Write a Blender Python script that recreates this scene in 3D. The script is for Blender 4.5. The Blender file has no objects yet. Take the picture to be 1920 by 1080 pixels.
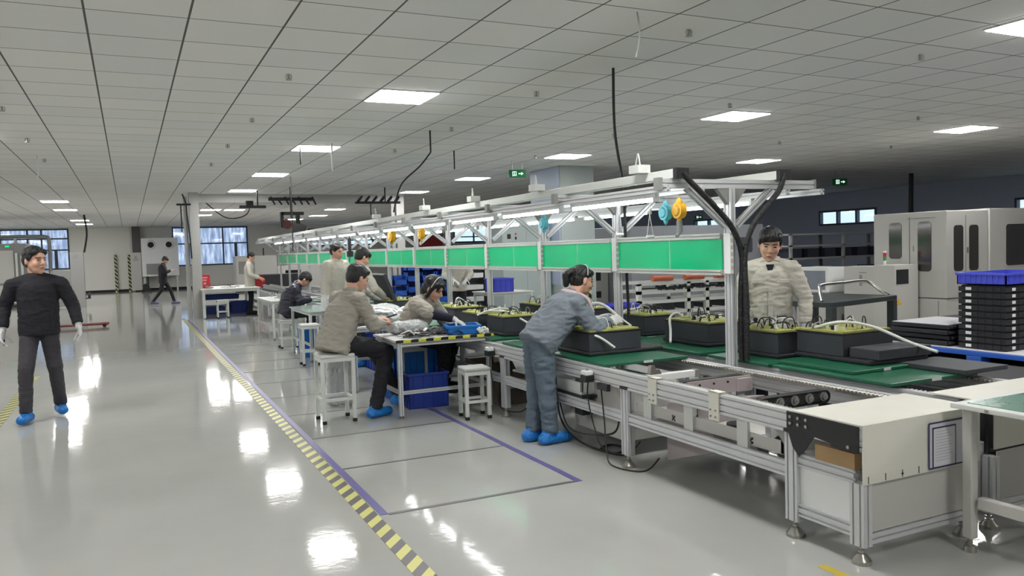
import bpy, bmesh, math, random
from mathutils import Vector as V, Matrix as M, noise
R = math.radians
PI = math.pi
rnd = random.Random(7)
sc = bpy.context.scene
col = sc.collection
# ------------------------------------------------------------------ camera
cam = bpy.data.cameras.new('camera')
cam.sensor_width = 36
cam.lens = 1492.4 * 36 / 1920
cam.clip_end = 300
co = bpy.data.objects.new('camera', cam)
col.objects.link(co)
yaw, pit, rol = 0.44771, -0.048833, -0.030008
fw = V((math.sin(yaw) * math.cos(pit), math.cos(yaw) * math.cos(pit), math.sin(pit)))
rt = V((math.cos(yaw), -math.sin(yaw), 0))
up = rt.cross(fw)
r2 = rt * math.cos(rol) + up * math.sin(rol)
u2 = up * math.cos(rol) - rt * math.sin(rol)
co.matrix_world = M.Translation((0, 0, 1.6)) @ M((r2, u2, -fw)).transposed().to_4x4()
sc.camera = co
# ------------------------------------------------------------------ world, exposure
sc.view_settings.view_transform = 'Standard'
sc.view_settings.look = 'None'
sc.view_settings.exposure = 0.0
sc.view_settings.gamma = 1
sc.view_settings.use_curve_mapping = False
w = bpy.data.worlds.new('sky')
sc.world = w
w.use_nodes = True
bg = w.node_tree.nodes['Background']
bg.inputs[0].default_value = (0.74, 0.84, 1.0, 1)
bg.inputs[1].default_value = 1.5
LAMP = 45.0      # ceiling panel emission
TUBE = 19.0      # work-light tube emission
# ------------------------------------------------------------------ materials
def srgb(r, g, b):
    f = lambda c: (c / 255 / 12.92) if c / 255 <= 0.04045 else ((c / 255 + 0.055) / 1.055) ** 2.4
    return (f(r), f(g), f(b), 1)
def mat(name, c, rough=.5, metal=0, spec=.5, bump=0, bscale=30, var=0, vscale=4, stretch=None, emit=0, coat=0):
    m = bpy.data.materials.new(name)
    m.use_nodes = True
    nt = m.node_tree
    n = nt.nodes
    p = n['Principled BSDF']
    c = srgb(*c)
    p.inputs['Base Color'].default_value = c
    p.inputs['Roughness'].default_value = rough
    p.inputs['Metallic'].default_value = metal
    p.inputs['Specular IOR Level'].default_value = spec
    p.inputs['Coat Weight'].default_value = coat
    if emit:
        p.inputs['Emission Color'].default_value = c
        p.inputs['Emission Strength'].default_value = emit
    if bump or var:
        tc = n.new('ShaderNodeTexCoord')
        mp = n.new('ShaderNodeMapping')
        nt.links.new(tc.outputs['Object'], mp.inputs[0])
        if stretch: mp.inputs['Scale'].default_value = stretch
    if bump:
        t = n.new('ShaderNodeTexNoise')
        t.inputs['Scale'].default_value = bscale
        t.inputs['Detail'].default_value = 5
        nt.links.new(mp.outputs[0], t.inputs[0])
        b = n.new('ShaderNodeBump')
        b.inputs['Strength'].default_value = bump
        b.inputs['Distance'].default_value = .03
        nt.links.new(t.outputs[0], b.inputs['Height'])
        nt.links.new(b.outputs[0], p.inputs['Normal'])
    if var:
        t = n.new('ShaderNodeTexNoise')
        t.inputs['Scale'].default_value = vscale
        t.inputs['Detail'].default_value = 4
        nt.links.new(mp.outputs[0], t.inputs[0])
        r = n.new('ShaderNodeMapRange')
        r.inputs[1].default_value = .3
        r.inputs[2].default_value = .7
        r.inputs[3].default_value = 1 - var
        r.inputs[4].default_value = 1 + var
        nt.links.new(t.outputs[0], r.inputs[0])
        x = n.new('ShaderNodeVectorMath')
        x.operation = 'SCALE'
        x.inputs[0].default_value = c[:3]
        nt.links.new(r.outputs[0], x.inputs['Scale'])
        nt.links.new(x.outputs[0], p.inputs['Base Color'])
    return m
def emat(name, c, s):
    m = bpy.data.materials.new(name)
    m.use_nodes = True
    nt = m.node_tree
    nt.nodes.clear()
    e = nt.nodes.new('ShaderNodeEmission')
    o = nt.nodes.new('ShaderNodeOutputMaterial')
    e.inputs[0].default_value = c
    e.inputs[1].default_value = s
    nt.links.new(e.outputs[0], o.inputs[0])
    return m
def glass(name, c, thru=.85, rough=.03):
    m = bpy.data.materials.new(name)
    m.use_nodes = True
    nt = m.node_tree
    nt.nodes.clear()
    N = nt.nodes.new
    o = N('ShaderNodeOutputMaterial')
    t = N('ShaderNodeBsdfTransparent')
    t.inputs[0].default_value = c
    g = N('ShaderNodeBsdfGlossy')
    g.inputs['Roughness'].default_value = rough
    mx = N('ShaderNodeMixShader')
    mx.inputs[0].default_value = 1 - thru
    nt.links.new(t.outputs[0], mx.inputs[1])
    nt.links.new(g.outputs[0], mx.inputs[2])
    nt.links.new(mx.outputs[0], o.inputs[0])
    return m
def film(name):
    # frosted window film: translucent scattering pane with streaks
    m = bpy.data.materials.new(name)
    m.use_nodes = True
    nt = m.node_tree
    nt.nodes.clear()
    N = nt.nodes.new
    o = N('ShaderNodeOutputMaterial')
    t = N('ShaderNodeBsdfTransparent')
    tc = N('ShaderNodeTexCoord')
    mp = N('ShaderNodeMapping')
    mp.inputs['Scale'].default_value = (3, 1, .5)
    ns = N('ShaderNodeTexNoise')
    ns.inputs['Scale'].default_value = 2.2
    ns.inputs['Detail'].default_value = 6
    cr = N('ShaderNodeValToRGB')
    cr.color_ramp.elements[0].position = .35
    cr.color_ramp.elements[0].color = (.46, .53, .63, 1)
    cr.color_ramp.elements[1].position = .72
    cr.color_ramp.elements[1].color = (.9, .93, .98, 1)
    g = N('ShaderNodeBsdfGlossy')
    g.inputs['Roughness'].default_value = .05
    mx = N('ShaderNodeMixShader')
    mx.inputs[0].default_value = .12
    L = nt.links.new
    L(tc.outputs['Object'], mp.inputs[0]); L(mp.outputs[0], ns.inputs[0]); L(ns.outputs[0], cr.inputs[0])
    L(cr.outputs[0], t.inputs[0]); L(t.outputs[0], mx.inputs[1]); L(g.outputs[0], mx.inputs[2]); L(mx.outputs[0], o.inputs[0])
    return m
def stripes(name, ca, cb, width, ang=45, rough=.4, axis='XY'):
    # diagonal hazard stripes in object space
    m = mat(name, ca, rough)
    nt = m.node_tree
    N = nt.nodes.new
    L = nt.links.new
    tc = N('ShaderNodeTexCoord')
    sp = N('ShaderNodeSeparateXYZ')
    L(tc.outputs['Object'], sp.inputs[0])
    a = N('ShaderNodeMath'); a.operation = 'MULTIPLY'; a.inputs[1].default_value = math.tan(R(ang))
    L(sp.outputs[axis[0]], a.inputs[0])
    s = N('ShaderNodeMath'); s.operation = 'ADD'
    L(a.outputs[0], s.inputs[0]); L(sp.outputs[axis[1]], s.inputs[1])
    d = N('ShaderNodeMath'); d.operation = 'DIVIDE'; d.inputs[1].default_value = width * 2
    L(s.outputs[0], d.inputs[0])
    f = N('ShaderNodeMath'); f.operation = 'FRACT'
    L(d.outputs[0], f.inputs[0])
    g = N('ShaderNodeMath'); g.operation = 'GREATER_THAN'; g.inputs[1].default_value = .5
    L(f.outputs[0], g.inputs[0])
    mx = N('ShaderNodeMix'); mx.data_type = 'RGBA'
    mx.inputs['A'].default_value = srgb(*ca)
    mx.inputs['B'].default_value = srgb(*cb)
    L(g.outputs[0], mx.inputs['Factor'])
    L(mx.outputs['Result'], nt.nodes['Principled BSDF'].inputs['Base Color'])
    return m
T = {}
T['alu'] = mat('aluminium', (206, 208, 211), .36, .3)
T['alud'] = mat('dark slot', (40, 42, 45), .6)
T['steelw'] = mat('white painted steel', (208, 212, 208), .4)
T['cream'] = mat('cream cover sheet', (214, 213, 203), .45, var=.03)
T['machine'] = mat('machine grey white', (188, 187, 183), .42)
T['machined'] = mat('machine mid grey', (140, 141, 140), .45)
T['rubber'] = mat('black rubber', (22, 22, 24), .65)
T['blackp'] = mat('black plastic', (28, 29, 33), .45)
T['foam'] = mat('charcoal foam', (52, 55, 62), .62, var=.08, vscale=6)
T['foamd'] = mat('black foam', (34, 34, 40), .7, var=.1)
T['tray'] = mat('green tray board', (22, 92, 66), .35, var=.12, vscale=7)
T['yel'] = mat('yellow green resin', (156, 158, 84), .55, bump=.4, bscale=20, var=.15, vscale=12)
T['hose'] = mat('white hose', (214, 216, 212), .4)
T['wire'] = mat('black wire', (18, 18, 20), .5)
T['green'] = mat('green acrylic', (2, 214, 146), .16, var=.04, vscale=2)
T['blue'] = mat('blue plastic', (18, 110, 196), .35)
T['navy'] = mat('navy plastic', (26, 54, 142), .4)
T['violet'] = mat('violet blue plastic', (72, 82, 205), .4)
T['pale'] = mat('pallet blue', (36, 92, 190), .4)
T['card'] = mat('cardboard', (160, 132, 96), .85, var=.06)
T['cardd'] = mat('grey brown cardboard', (120, 108, 98), .85, var=.08)
T['paper'] = mat('paper', (205, 205, 210), .7)
T['white'] = mat('white plastic', (228, 230, 230), .35)
T['chrome'] = mat('zinc steel', (170, 168, 162), .28, .9)
T['red'] = mat('red', (190, 40, 52), .5)
T['orange'] = mat('orange roller', (184, 96, 66), .5)
T['yellow'] = mat('yellow', (226, 170, 30), .4)
T['cyan'] = mat('cyan plastic', (90, 180, 196), .4)
T['purple'] = mat('purple tape', (98, 92, 150), .35)
T['greyt'] = mat('grey tape', (92, 96, 98), .4)
T['hazf'] = stripes('floor hazard tape', (200, 198, 112), (84, 80, 86), .092, -50, .35)
T['hazt'] = stripes('table hazard tape', (206, 208, 70), (26, 26, 26), .085, -48, .4, 'XY')
T['hazw'] = stripes('column hazard tape', (190, 190, 150), (22, 22, 24), .10, 45, .5, 'XZ')
T['dtable'] = mat('dark green steel table', (62, 70, 70), .3, .2)
T['gtop'] = mat('green bench mat', (78, 128, 112), .25, var=.08, vscale=5)
T['skin'] = mat('skin', (204, 158, 136), .5, var=.03, vscale=8)
T['hair'] = mat('black hair', (20, 19, 22), .38, bump=.8, bscale=60, stretch=(1, .3, .3))
T['lip'] = mat('lips', (160, 92, 88), .45)
T['eyed'] = mat('dark eye', (16, 12, 12), .2)
T['glove'] = mat('white knit glove', (205, 205, 206), .85, bump=.4, bscale=120)
T['knit'] = mat('black sweater', (26, 27, 36), .85, bump=.5, bscale=14)
T['khaki'] = mat('khaki grey work jacket', (158, 153, 144), .8, bump=.35, bscale=16, var=.04)
T['beige'] = mat('pale beige work jacket', (193, 188, 177), .8, bump=.35, bscale=16, var=.04)
T['bluegrey'] = mat('blue grey jacket', (112, 121, 132), .75, bump=.35, bscale=16, var=.05)
T['denim'] = mat('washed denim', (90, 104, 118), .85, bump=.4, bscale=10, var=.1, vscale=5)
T['denimb'] = mat('black denim', (62, 60, 66), .85, bump=.5, bscale=12, var=.12, vscale=5)
T['blackt'] = mat('black trousers', (24, 25, 32), .8, bump=.5, bscale=9)
T['puffer'] = mat('shiny navy puffer', (36, 36, 52), .32, bump=.8, bscale=8)
T['cover'] = mat('blue shoe cover', (24, 118, 200), .4, bump=.9, bscale=22)
T['bag'] = glass('clear bag', (.82, .84, .86, 1), .55, .25)
T['screen'] = mat('dark screen', (30, 32, 36), .12)
T['win'] = mat('window frame', (52, 60, 72), .4)
T['film'] = film('window film')
T['pane'] = glass('window glass', (.86, .93, .97, 1), .93)
T['mglass'] = mat('machine window', (58, 55, 53), .08, spec=.8)
T['lamp'] = emat('panel light', (1, .982, .95, 1), LAMP)
T['tube'] = emat('tube light', (.96, .98, .98, 1), TUBE)
T['exitg'] = emat('exit green', (.02, .85, .3, 1), 1.0)
T['exitw'] = emat('exit white', (.6, 1, .75, 1), 1.4)
# ------------------------------------------------------------------ mesh helpers
class B:
    def __init__(s): s.v = []; s.f = []; s.sm = []
    def add(s, vs, fs, smooth=False):
        k = len(s.v)
        s.v += [tuple(v) for v in vs]
        s.f += [tuple(i + k for i in f) for f in fs]
        s.sm += [smooth] * len(fs)
        return s
    def box(s, x0, x1, y0, y1, z0, z1, m=None):
        vs = [V((x, y, z)) for z in (z0, z1) for y in (y0, y1) for x in (x0, x1)]
        if m: vs = [m @ v for v in vs]
        return s.add(vs, [(0, 2, 3, 1), (4, 5, 7, 6), (0, 1, 5, 4), (2, 6, 7, 3), (0, 4, 6, 2), (1, 3, 7, 5)])
    def prism(s, poly, axis, a, b):
        # poly of (u,v); axis = extrude axis
        n = len(poly)
        def mk(u, v, t): return {'x': (t, u, v), 'y': (u, t, v), 'z': (u, v, t)}[axis]
        vs = [mk(u, v, a) for u, v in poly] + [mk(u, v, b) for u, v in poly]
        fs = [tuple(range(n))[::-1], tuple(range(n, 2 * n))] + [(i, (i + 1) % n, n + (i + 1) % n, n + i) for i in range(n)]
        return s.add(vs, fs)
    def cyl(s, a, b, r, r1=None, n=12, caps=True):
        a = V(a); b = V(b); r1 = r if r1 is None else r1
        d = (b - a).normalized()
        x = d.orthogonal().normalized(); y = d.cross(x)
        vs = []
        for c, q in ((a, r), (b, r1)):
            for i in range(n):
                t = 2 * PI * i / n
                vs.append(c + (x * math.cos(t) + y * math.sin(t)) * q)
        s.add(vs, [(i, (i + 1) % n, n + (i + 1) % n, n + i) for i in range(n)], True)
        if caps: s.add(vs, [tuple(range(n))[::-1], tuple(range(n, 2 * n))])
        return s
    def tube(s, pts, r, n=8, sub=6, r1=None):
        pts = spline([V(p) for p in pts], sub) if sub > 1 and len(pts) > 2 else [V(p) for p in pts]
        k = len(pts); vs = []; x = None
        for i, p in enumerate(pts):
            d = (pts[min(i + 1, k - 1)] - pts[max(i - 1, 0)]).normalized()
            if x is None: x = d.orthogonal().normalized()
            x = (x - d * x.dot(d)).normalized(); y = d.cross(x)
            q = r if r1 is None else r + (r1 - r) * i / (k - 1)
            vs += [p + (x * math.cos(2 * PI * j / n) + y * math.sin(2 * PI * j / n)) * q for j in range(n)]
        fs = [(i * n + j, i * n + (j + 1) % n, (i + 1) * n + (j + 1) % n, (i + 1) * n + j) for i in range(k - 1) for j in range(n)]
        s.add(vs, fs, True)
        s.add([vs[j] for j in range(n)], [tuple(range(n))[::-1]])
        s.add([vs[(k - 1) * n + j] for j in range(n)], [tuple(range(n))])
        return s
    def ell(s, c, r, n=14, m=9, mt=None):
        c = V(c)
        if not hasattr(r, '__len__'): r = (r, r, r)
        vs = [V((0, 0, 1))]
        for i in range(1, m):
            a = PI * i / m
            for j in range(n):
                b = 2 * PI * j / n
                vs.append(V((math.sin(a) * math.cos(b), math.sin(a) * math.sin(b), math.cos(a))))
        vs.append(V((0, 0, -1)))
        vs = [V((v.x * r[0], v.y * r[1], v.z * r[2])) for v in vs]
        if mt: vs = [mt @ v for v in vs]
        vs = [c + v for v in vs]
        fs = [(0, 1 + j, 1 + (j + 1) % n) for j in range(n)]
        for i in range(m - 2):
            fs += [(1 + i * n + j, 1 + (i + 1) * n + j, 1 + (i + 1) * n + (j + 1) % n, 1 + i * n + (j + 1) % n) for j in range(n)]
        k = 1 + (m - 2) * n; e = len(vs) - 1
        fs += [(e, k + (j + 1) % n, k + j) for j in range(n)]
        return s.add(vs, fs, True)
    def cap(s, a, b, ra, rb, xd=None, sx=1, sy=1, n=16, m=8):
        # tapered capsule with elliptical cross section; xd = direction of the sx axis
        a = V(a); b = V(b); d = b - a
        if d.length < 1e-5: d = V((0, 0, 1e-4))
        z = d.normalized()
        x = V(xd) if xd else z.orthogonal()
        x = (x - z * x.dot(z)).normalized(); y = z.cross(x)
        vs = []
        for i in range(m + 1):
            t = PI * (i + .001) / (m + .002); up_ = i <= m // 2
            for k2 in ((0, 1) if i == m // 2 else ((0,) if up_ else (1,))):
                c, q = (b, rb) if k2 == 0 else (a, ra)
                for j in range(n):
                    u = 2 * PI * j / n
                    vs.append(c + x * (math.sin(t) * math.cos(u) * q * sx) + y * (math.sin(t) * math.sin(u) * q * sy) + z * (math.cos(t) * q * min(1, (sx + sy) / 2)))
        k = len(vs) // n
        fs = [(i * n + j, (i + 1) * n + j, (i + 1) * n + (j + 1) % n, i * n + (j + 1) % n) for i in range(k - 1) for j in range(n)]
        fs += [tuple(range(n)), tuple(range((k - 1) * n, k * n))[::-1]]
        return s.add(vs, fs, True)
    def clip(s, k, p, n):
        # flatten everything added since vertex k that lies beyond the plane (p, n)
        for i in range(k, len(s.v)):
            v = V(s.v[i]); e = (v - p).dot(n)
            if e > 0: s.v[i] = tuple(v - n * e)
        return s
    def xf(s, m):
        s.v = [tuple(m @ V(v)) for v in s.v]
        return s
    def ext(s, a, b, w, h, up_=(0, 0, 1), nw=1, nh=1, g=.005):
        # T-slot aluminium extrusion a->b; w across, h along up_, with real slots
        a = V(a); b = V(b); z = (b - a).normalized()
        u = V(up_)
        if abs(u.normalized().dot(z)) > .99: u = V((0, 1, 0))
        u = (u - z * u.dot(z)).normalized(); x = u.cross(z)
        def side(L, n, g=g):
            o = [(-L / 2, 0)]
            for i in range(n):
                c = -L / 2 + L * (i + .5) / n
                o += [(c - g, 0), (c - g, .012), (c + g, .012), (c + g, 0)]
            return o
        poly = []
        for p, q in side(w, nw): poly.append((p, -h / 2 + q))
        for p, q in side(h, nh): poly.append((w / 2 - q, p))
        for p, q in side(w, nw): poly.append((-p, h / 2 - q))
        for p, q in side(h, nh): poly.append((-w / 2 + q, -p))
        n = len(poly)
        vs = [a + x * p + u * q for p, q in poly] + [b + x * p + u * q for p, q in poly]
        fs = [(i, (i + 1) % n, n + (i + 1) % n, n + i) for i in range(n)] + [tuple(range(n))[::-1], tuple(range(n, 2 * n))]
        return s.add(vs, fs)
    def mesh(s, name, m=None):
        me = bpy.data.meshes.new(name)
        me.from_pydata(s.v, [], s.f)
        me.polygons.foreach_set('use_smooth', s.sm)
        if m: me.materials.append(m)
        me.update()
        return me
def spline(p, sub):
    o = []
    for i in range(len(p) - 1):
        a = p[max(i - 1, 0)]; b = p[i]; c = p[i + 1]; d = p[min(i + 2, len(p) - 1)]
        for j in range(sub):
            t = j / sub
            o.append(.5 * ((2 * b) + (c - a) * t + (2 * a - 5 * b + 4 * c - d) * t * t + (3 * b - a - 3 * c + d) * t ** 3))
    o.append(p[-1])
    return o
def obj(name, b, m, parent=None, bev=0, label=None):
    if isinstance(m, str): m = T[m]
    o = bpy.data.objects.new(name, b.mesh(name, m))
    col.objects.link(o)
    if parent: o.parent = parent
    if bev:
        k = o.modifiers.new('bevel', 'BEVEL'); k.width = bev; k.segments = 2; k.limit_method = 'ANGLE'
    if label: o['label'] = label
    return o
def thing(name, label, cat, loc=(0, 0, 0), rz=0, group=None):
    o = bpy.data.objects.new(name, None)
    o.empty_display_size = .1
    col.objects.link(o)
    o.location = loc; o.rotation_euler = (0, 0, R(rz))
    o['label'] = label; o['category'] = cat
    if group: o['group'] = group
    return o
def tag(o, label, cat, group=None, kind=None, loc=None, rz=None):
    o['label'] = label; o['category'] = cat
    if group: o['group'] = group
    if kind: o['kind'] = kind
    if loc is not None: o.location = loc
    if rz is not None: o.rotation_euler = (0, 0, R(rz))
    return o
def struct(name, b, m, label=None, cat=None, loc=None):
    o = obj(name, b, m)
    o['kind'] = 'structure'
    if label: o['label'] = label; o['category'] = cat
    if loc is not None: o.location = loc
    return o
def kids(o): return [c for c in bpy.data.objects if c.parent == o]
def dup(root, loc, rz=0, label=None, group=None, s=None):
    def cp(o, par):
        c = o.copy(); col.objects.link(c); c.parent = par
        for k in ch.get(o.name, []): cp(k, c)
        return c
    ch = {}
    for o in bpy.data.objects:
        if o.parent: ch.setdefault(o.parent.name, []).append(o)
    r = cp(root, None)
    r.location = loc; r.rotation_euler = (0, 0, R(rz))
    if label: r['label'] = label
    if group: r['group'] = group
    if s: r.scale = (s if hasattr(s, '__len__') else (s, s, s))
    return r
def blob(name, b, m, parent, vox, smooth=4, wr=0, wf=8, st=(1, 1, 1), label=None):
    # union of the shapes in b as one continuous surface
    me = b.mesh('tmp')
    o = bpy.data.objects.new('tmp', me); col.objects.link(o)
    r = o.modifiers.new('r', 'REMESH'); r.mode = 'VOXEL'; r.voxel_size = vox; r.adaptivity = 0
    if smooth:
        k = o.modifiers.new('s', 'SMOOTH'); k.factor = .5; k.iterations = smooth
    dg = bpy.context.evaluated_depsgraph_get()
    me2 = bpy.data.meshes.new_from_object(o.evaluated_get(dg))
    bpy.data.objects.remove(o)
    bpy.data.meshes.remove(me)
    if wr:
        off = rnd.random() * 50
        nm = [v.normal.copy() for v in me2.vertices]
        for v, n in zip(me2.vertices, nm):
            c = v.co
            q = V((c.x * wf * st[0] + off, c.y * wf * st[1], c.z * wf * st[2]))
            e = noise.noise(q) * .6 + (0.3 - abs(noise.noise(q * 2.1 + V((3, 1, 7))))) * 1.3
            v.co = c + n * (e * wr)
    me2.materials.clear()
    me2.materials.append(T[m] if isinstance(m, str) else m)
    me2.polygons.foreach_set('use_smooth', [True] * len(me2.polygons))
    me2.name = name
    x = bpy.data.objects.new(name, me2); col.objects.link(x); x.parent = parent
    if label: x['label'] = label
    return x
# ------------------------------------------------------------------ setting
CZ = 3.35
def floor_mat():
    m = mat('epoxy floor', (180, 184, 180), .07, spec=.33)
    nt = m.node_tree; N = nt.nodes.new; L = nt.links.new
    p = nt.nodes['Principled BSDF']
    tc = N('ShaderNodeTexCoord')
    t = N('ShaderNodeTexNoise'); t.inputs['Scale'].default_value = 2.4; t.inputs['Detail'].default_value = 5; t.inputs['Roughness'].default_value = .62
    L(tc.outputs['Object'], t.inputs[0])
    b = N('ShaderNodeBump'); b.inputs['Strength'].default_value = .22; b.inputs['Distance'].default_value = .006
    t2 = N('ShaderNodeTexNoise'); t2.inputs['Scale'].default_value = 9; t2.inputs['Detail'].default_value = 2
    L(tc.outputs['Object'], t2.inputs[0])
    a = N('ShaderNodeMath'); a.operation = 'MULTIPLY_ADD'; a.inputs[1].default_value = .3
    L(t2.outputs[0], a.inputs[0]); L(t.outputs[0], a.inputs[2])
    L(a.outputs[0], b.inputs['Height']); L(b.outputs[0], p.inputs['Normal'])
    t3 = N('ShaderNodeTexNoise'); t3.inputs['Scale'].default_value = .7; t3.inputs['Detail'].default_value = 6
    L(tc.outputs['Object'], t3.inputs[0])
    cr = N('ShaderNodeValToRGB')
    cr.color_ramp.elements[0].position = .3; cr.color_ramp.elements[0].color = srgb(164, 165, 162)
    cr.color_ramp.elements[1].position = .75; cr.color_ramp.elements[1].color = srgb(178, 179, 176)
    L(t3.outputs[0], cr.inputs[0]); L(cr.outputs[0], p.inputs['Base Color'])
    return m
def ceil_mat():
    m = mat('ceiling tiles', (200, 200, 200), .9)
    nt = m.node_tree; N = nt.nodes.new; L = nt.links.new
    p = nt.nodes['Principled BSDF']
    tc = N('ShaderNodeTexCoord'); sp = N('ShaderNodeSeparateXYZ')
    L(tc.outputs['Object'], sp.inputs[0])
    def line(out, off, d, wd):
        a = N('ShaderNodeMath'); a.operation = 'SUBTRACT'; a.inputs[1].default_value = off; L(out, a.inputs[0])
        b = N('ShaderNodeMath'); b.operation = 'DIVIDE'; b.inputs[1].default_value = d; L(a.outputs[0], b.inputs[0])
        f = N('ShaderNodeMath'); f.operation = 'FRACT'; L(b.outputs[0], f.inputs[0])
        s = N('ShaderNodeMath'); s.operation = 'SUBTRACT'; s.inputs[1].default_value = .5; L(f.outputs[0], s.inputs[0])
        ab = N('ShaderNodeMath'); ab.operation = 'ABSOLUTE'; L(s.outputs[0], ab.inputs[0])
        g = N('ShaderNodeMath'); g.operation = 'GREATER_THAN'; g.inputs[1].default_value = .5 - wd / d / 2; L(ab.outputs[0], g.inputs[0])
        return g.outputs[0], b.outputs[0]
    gx, bx = line(sp.outputs[0], -.872, .6766, .016)
    gy, by = line(sp.outputs[1], 4.97, .669, .013)
    mx = N('ShaderNodeMath'); mx.operation = 'MAXIMUM'; L(gx, mx.inputs[0]); L(gy, mx.inputs[1])
    # slight tone per tile
    cb = N('ShaderNodeCombineXYZ')
    for o, i in ((bx, 0), (by, 1)):
        fl = N('ShaderNodeMath'); fl.operation = 'FLOOR'; L(o, fl.inputs[0]); L(fl.outputs[0], cb.inputs[i])
    wn = N('ShaderNodeTexWhiteNoise'); L(cb.outputs[0], wn.inputs[0])
    cr = N('ShaderNodeValToRGB')
    cr.color_ramp.elements[0].color = srgb(226, 226, 224); cr.color_ramp.elements[1].color = srgb(234, 232, 228)
    L(wn.outputs['Value'], cr.inputs[0])
    mm = N('ShaderNodeMix'); mm.data_type = 'RGBA'
    L(mx.outputs[0], mm.inputs['Factor']); L(cr.outputs[0], mm.inputs['A']); mm.inputs['B'].default_value = srgb(96, 94, 92)
    L(mm.outputs['Result'], p.inputs['Base Color'])
    return m
XL, XR, YB, YF = -14, 24, -7, 46
struct('floor', B().box(XL, XR, YB, YF, -.1, 0), floor_mat())
struct('ceiling', B().box(XL, XR, YB, YF, CZ, CZ + .1), ceil_mat())
wl = mat('white wall', (228, 226, 220), .7)
wd = mat('dark blue grey wall', (172, 182, 204), .5)
def wall_x(name, y0, y1, x0, x1, holes, m, z1=CZ):
    # wall along X at y0..y1 with window openings (xa,xb,za,zb)
    b = B(); xs = x0
    for xa, xb, za, zb in sorted(holes):
        b.box(xs, xa, y0, y1, 0, z1)
        b.box(xa, xb, y0, y1, 0, za)
        if zb < z1: b.box(xa, xb, y0, y1, zb, z1)
        xs = xb
    b.box(xs, x1, y0, y1, 0, z1)
    return struct(name, b, m)
wb = [(-8.2, -2.65, 1.25, 3.3), (2.15, 6.0, 1.22, 3.3), (18.2, 22.3, 2.1, 3.15), (9.3, 13.1, 2.1, 3.1)]
wall_x('wall_back', YF, YF + .2, XL, XR, wb, wl)
b = B(); ys = YB
wy = [(11.5, 15.0, 2.13, 2.68), (19.9, 22.5, 2.13, 2.70), (28.0, 30.0, 2.13, 2.70), (34.9, 39.2, 2.13, 2.70)]
for ya, yb, za, zb in wy:
    b.box(XR, XR + .2, ys, ya, 0, CZ); b.box(XR, XR + .2, ya, yb, 0, za); b.box(XR, XR + .2, ya, yb, zb, CZ); ys = yb
b.box(XR, XR + .2, ys, YF + .2, 0, CZ)
struct('wall_right', b, wd)
struct('wall_left', B().box(XL - .2, XL, YB, YF + .2, 0, CZ), wl)
struct('wall_front', B().box(XL, XR, YB - .2, YB, 0, CZ), wl)
struct('baseboard_back', B().box(XL, 2.6, YF - .03, YF, 0, .12).box(2.6, XR, YF - .03, YF, 0, .12), 'rubber')
def window(n, xa, xb, za, zb, vs, hz, casements=(), glassm='film', axis='x', label=''):
    # origin at lower left corner; frame + panes
    t = bpy.data.objects.new('window_%d' % n, None); col.objects.link(t)
    t['kind'] = 'structure'
    if axis == 'x': t.location = (xa, YF, za)
    else: t.location = (XR, xa, za); t.rotation_euler = (0, 0, R(90))
    W = xb - xa; H = zb - za; f = .07
    y0, y1 = (-.03, .10) if axis == 'x' else (-.12, .04)
    b = B().box(0, W, y0, y1, 0, f).box(0, W, y0, y1, H - f, H).box(0, f, y0, y1, f, H - f).box(W - f, W, y0, y1, f, H - f)
    for v in vs: b.box(v - f / 2, v + f / 2, y0, y1, f, H - f)
    for h in hz: b.box(f, W - f, y0 + .01, y1 - .01, h - f / 2, h + f / 2)
    for ca, cb_, cz in casements: b.box(ca - .07, ca + .07, y0 - .015, y1, f, cz)
    obj('window_frame', b, 'win', t)
    obj('pane', B().box(f, W - f, .02, .03, f, H - f) if axis == 'x' else B().box(f, W - f, -.06, -.05, f, H - f), glassm, t)
window(1, -8.2, -2.65, 1.25, 3.3, [1.3, 2.6, 3.75, 4.35], [1.55, .98], [(4.95, 0, .98)])
window(2, 2.15, 6.0, 1.22, 3.3, [2.55], [1.18], [(.78, 0, 1.16), (3.2, 0, 1.16)])
window(3, 18.2, 22.3, 2.1, 3.15, [1.35, 2.75], [.35], glassm='pane')
window(4, 9.3, 13.1, 2.1, 3.1, [1.2, 2.4], [.3], glassm='pane')
for i, (ya, yb, za, zb) in enumerate(wy):
    n = 3 if yb - ya > 2.2 else 2
    window(5 + i, ya, yb, za, zb, [(yb - ya) * k / n for k in range(1, n)], [], glassm='pane', axis='y')
# portal frame of white posts and lintel
pg = mat('portal grey white', (178, 178, 176), .5)
for i, (x, y) in enumerate(((1.63, 22.8), (7.5, 23.4))):
    struct('trim_%d' % (i + 1), B().box(-.12, .12, -.12, .12, 0, CZ).box(-.26, -.16, -.05, .05, 0, CZ - .1), pg, loc=(x, y, 0))
    
struct('trim_3', B().box(1.75, 7.38, 23.3, 23.42, 3.12, CZ), pg)
# big structural column, hazard-striped corner, by the lights-off zone
struct('trim_4', B().box(8.37, 9.2, 14.9, 16.3, 0, CZ), mat('grey column', (168, 178, 178), .6))
o = struct('trim_5', B().box(0, .05, 0, .05, 0, 1.5), 'hazw', loc=(9.0, 14.85, 0))
struct('trim_6', B().box(8.35, 8.37, 14.95, 16.25, .8, CZ - .02), wd)
# narrow pilasters and a blocked doorway on the back wall
struct('trim_7', B().box(0, .14, 0, .12, 0, CZ), 'steelw', loc=(.12, 45.88, 0))
for i, x in enumerate((-.66, -.03)):
    struct('trim_%d' % (8 + i), B().box(0, .14, 0, .1, 0, 1.9), 'hazw', loc=(x, 45.8, 0))
struct('trim_10', B().box(.22, .62, 45.6, 45.95, 2.0, CZ), mat('dark duct', (92, 88, 88), .6))
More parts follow.
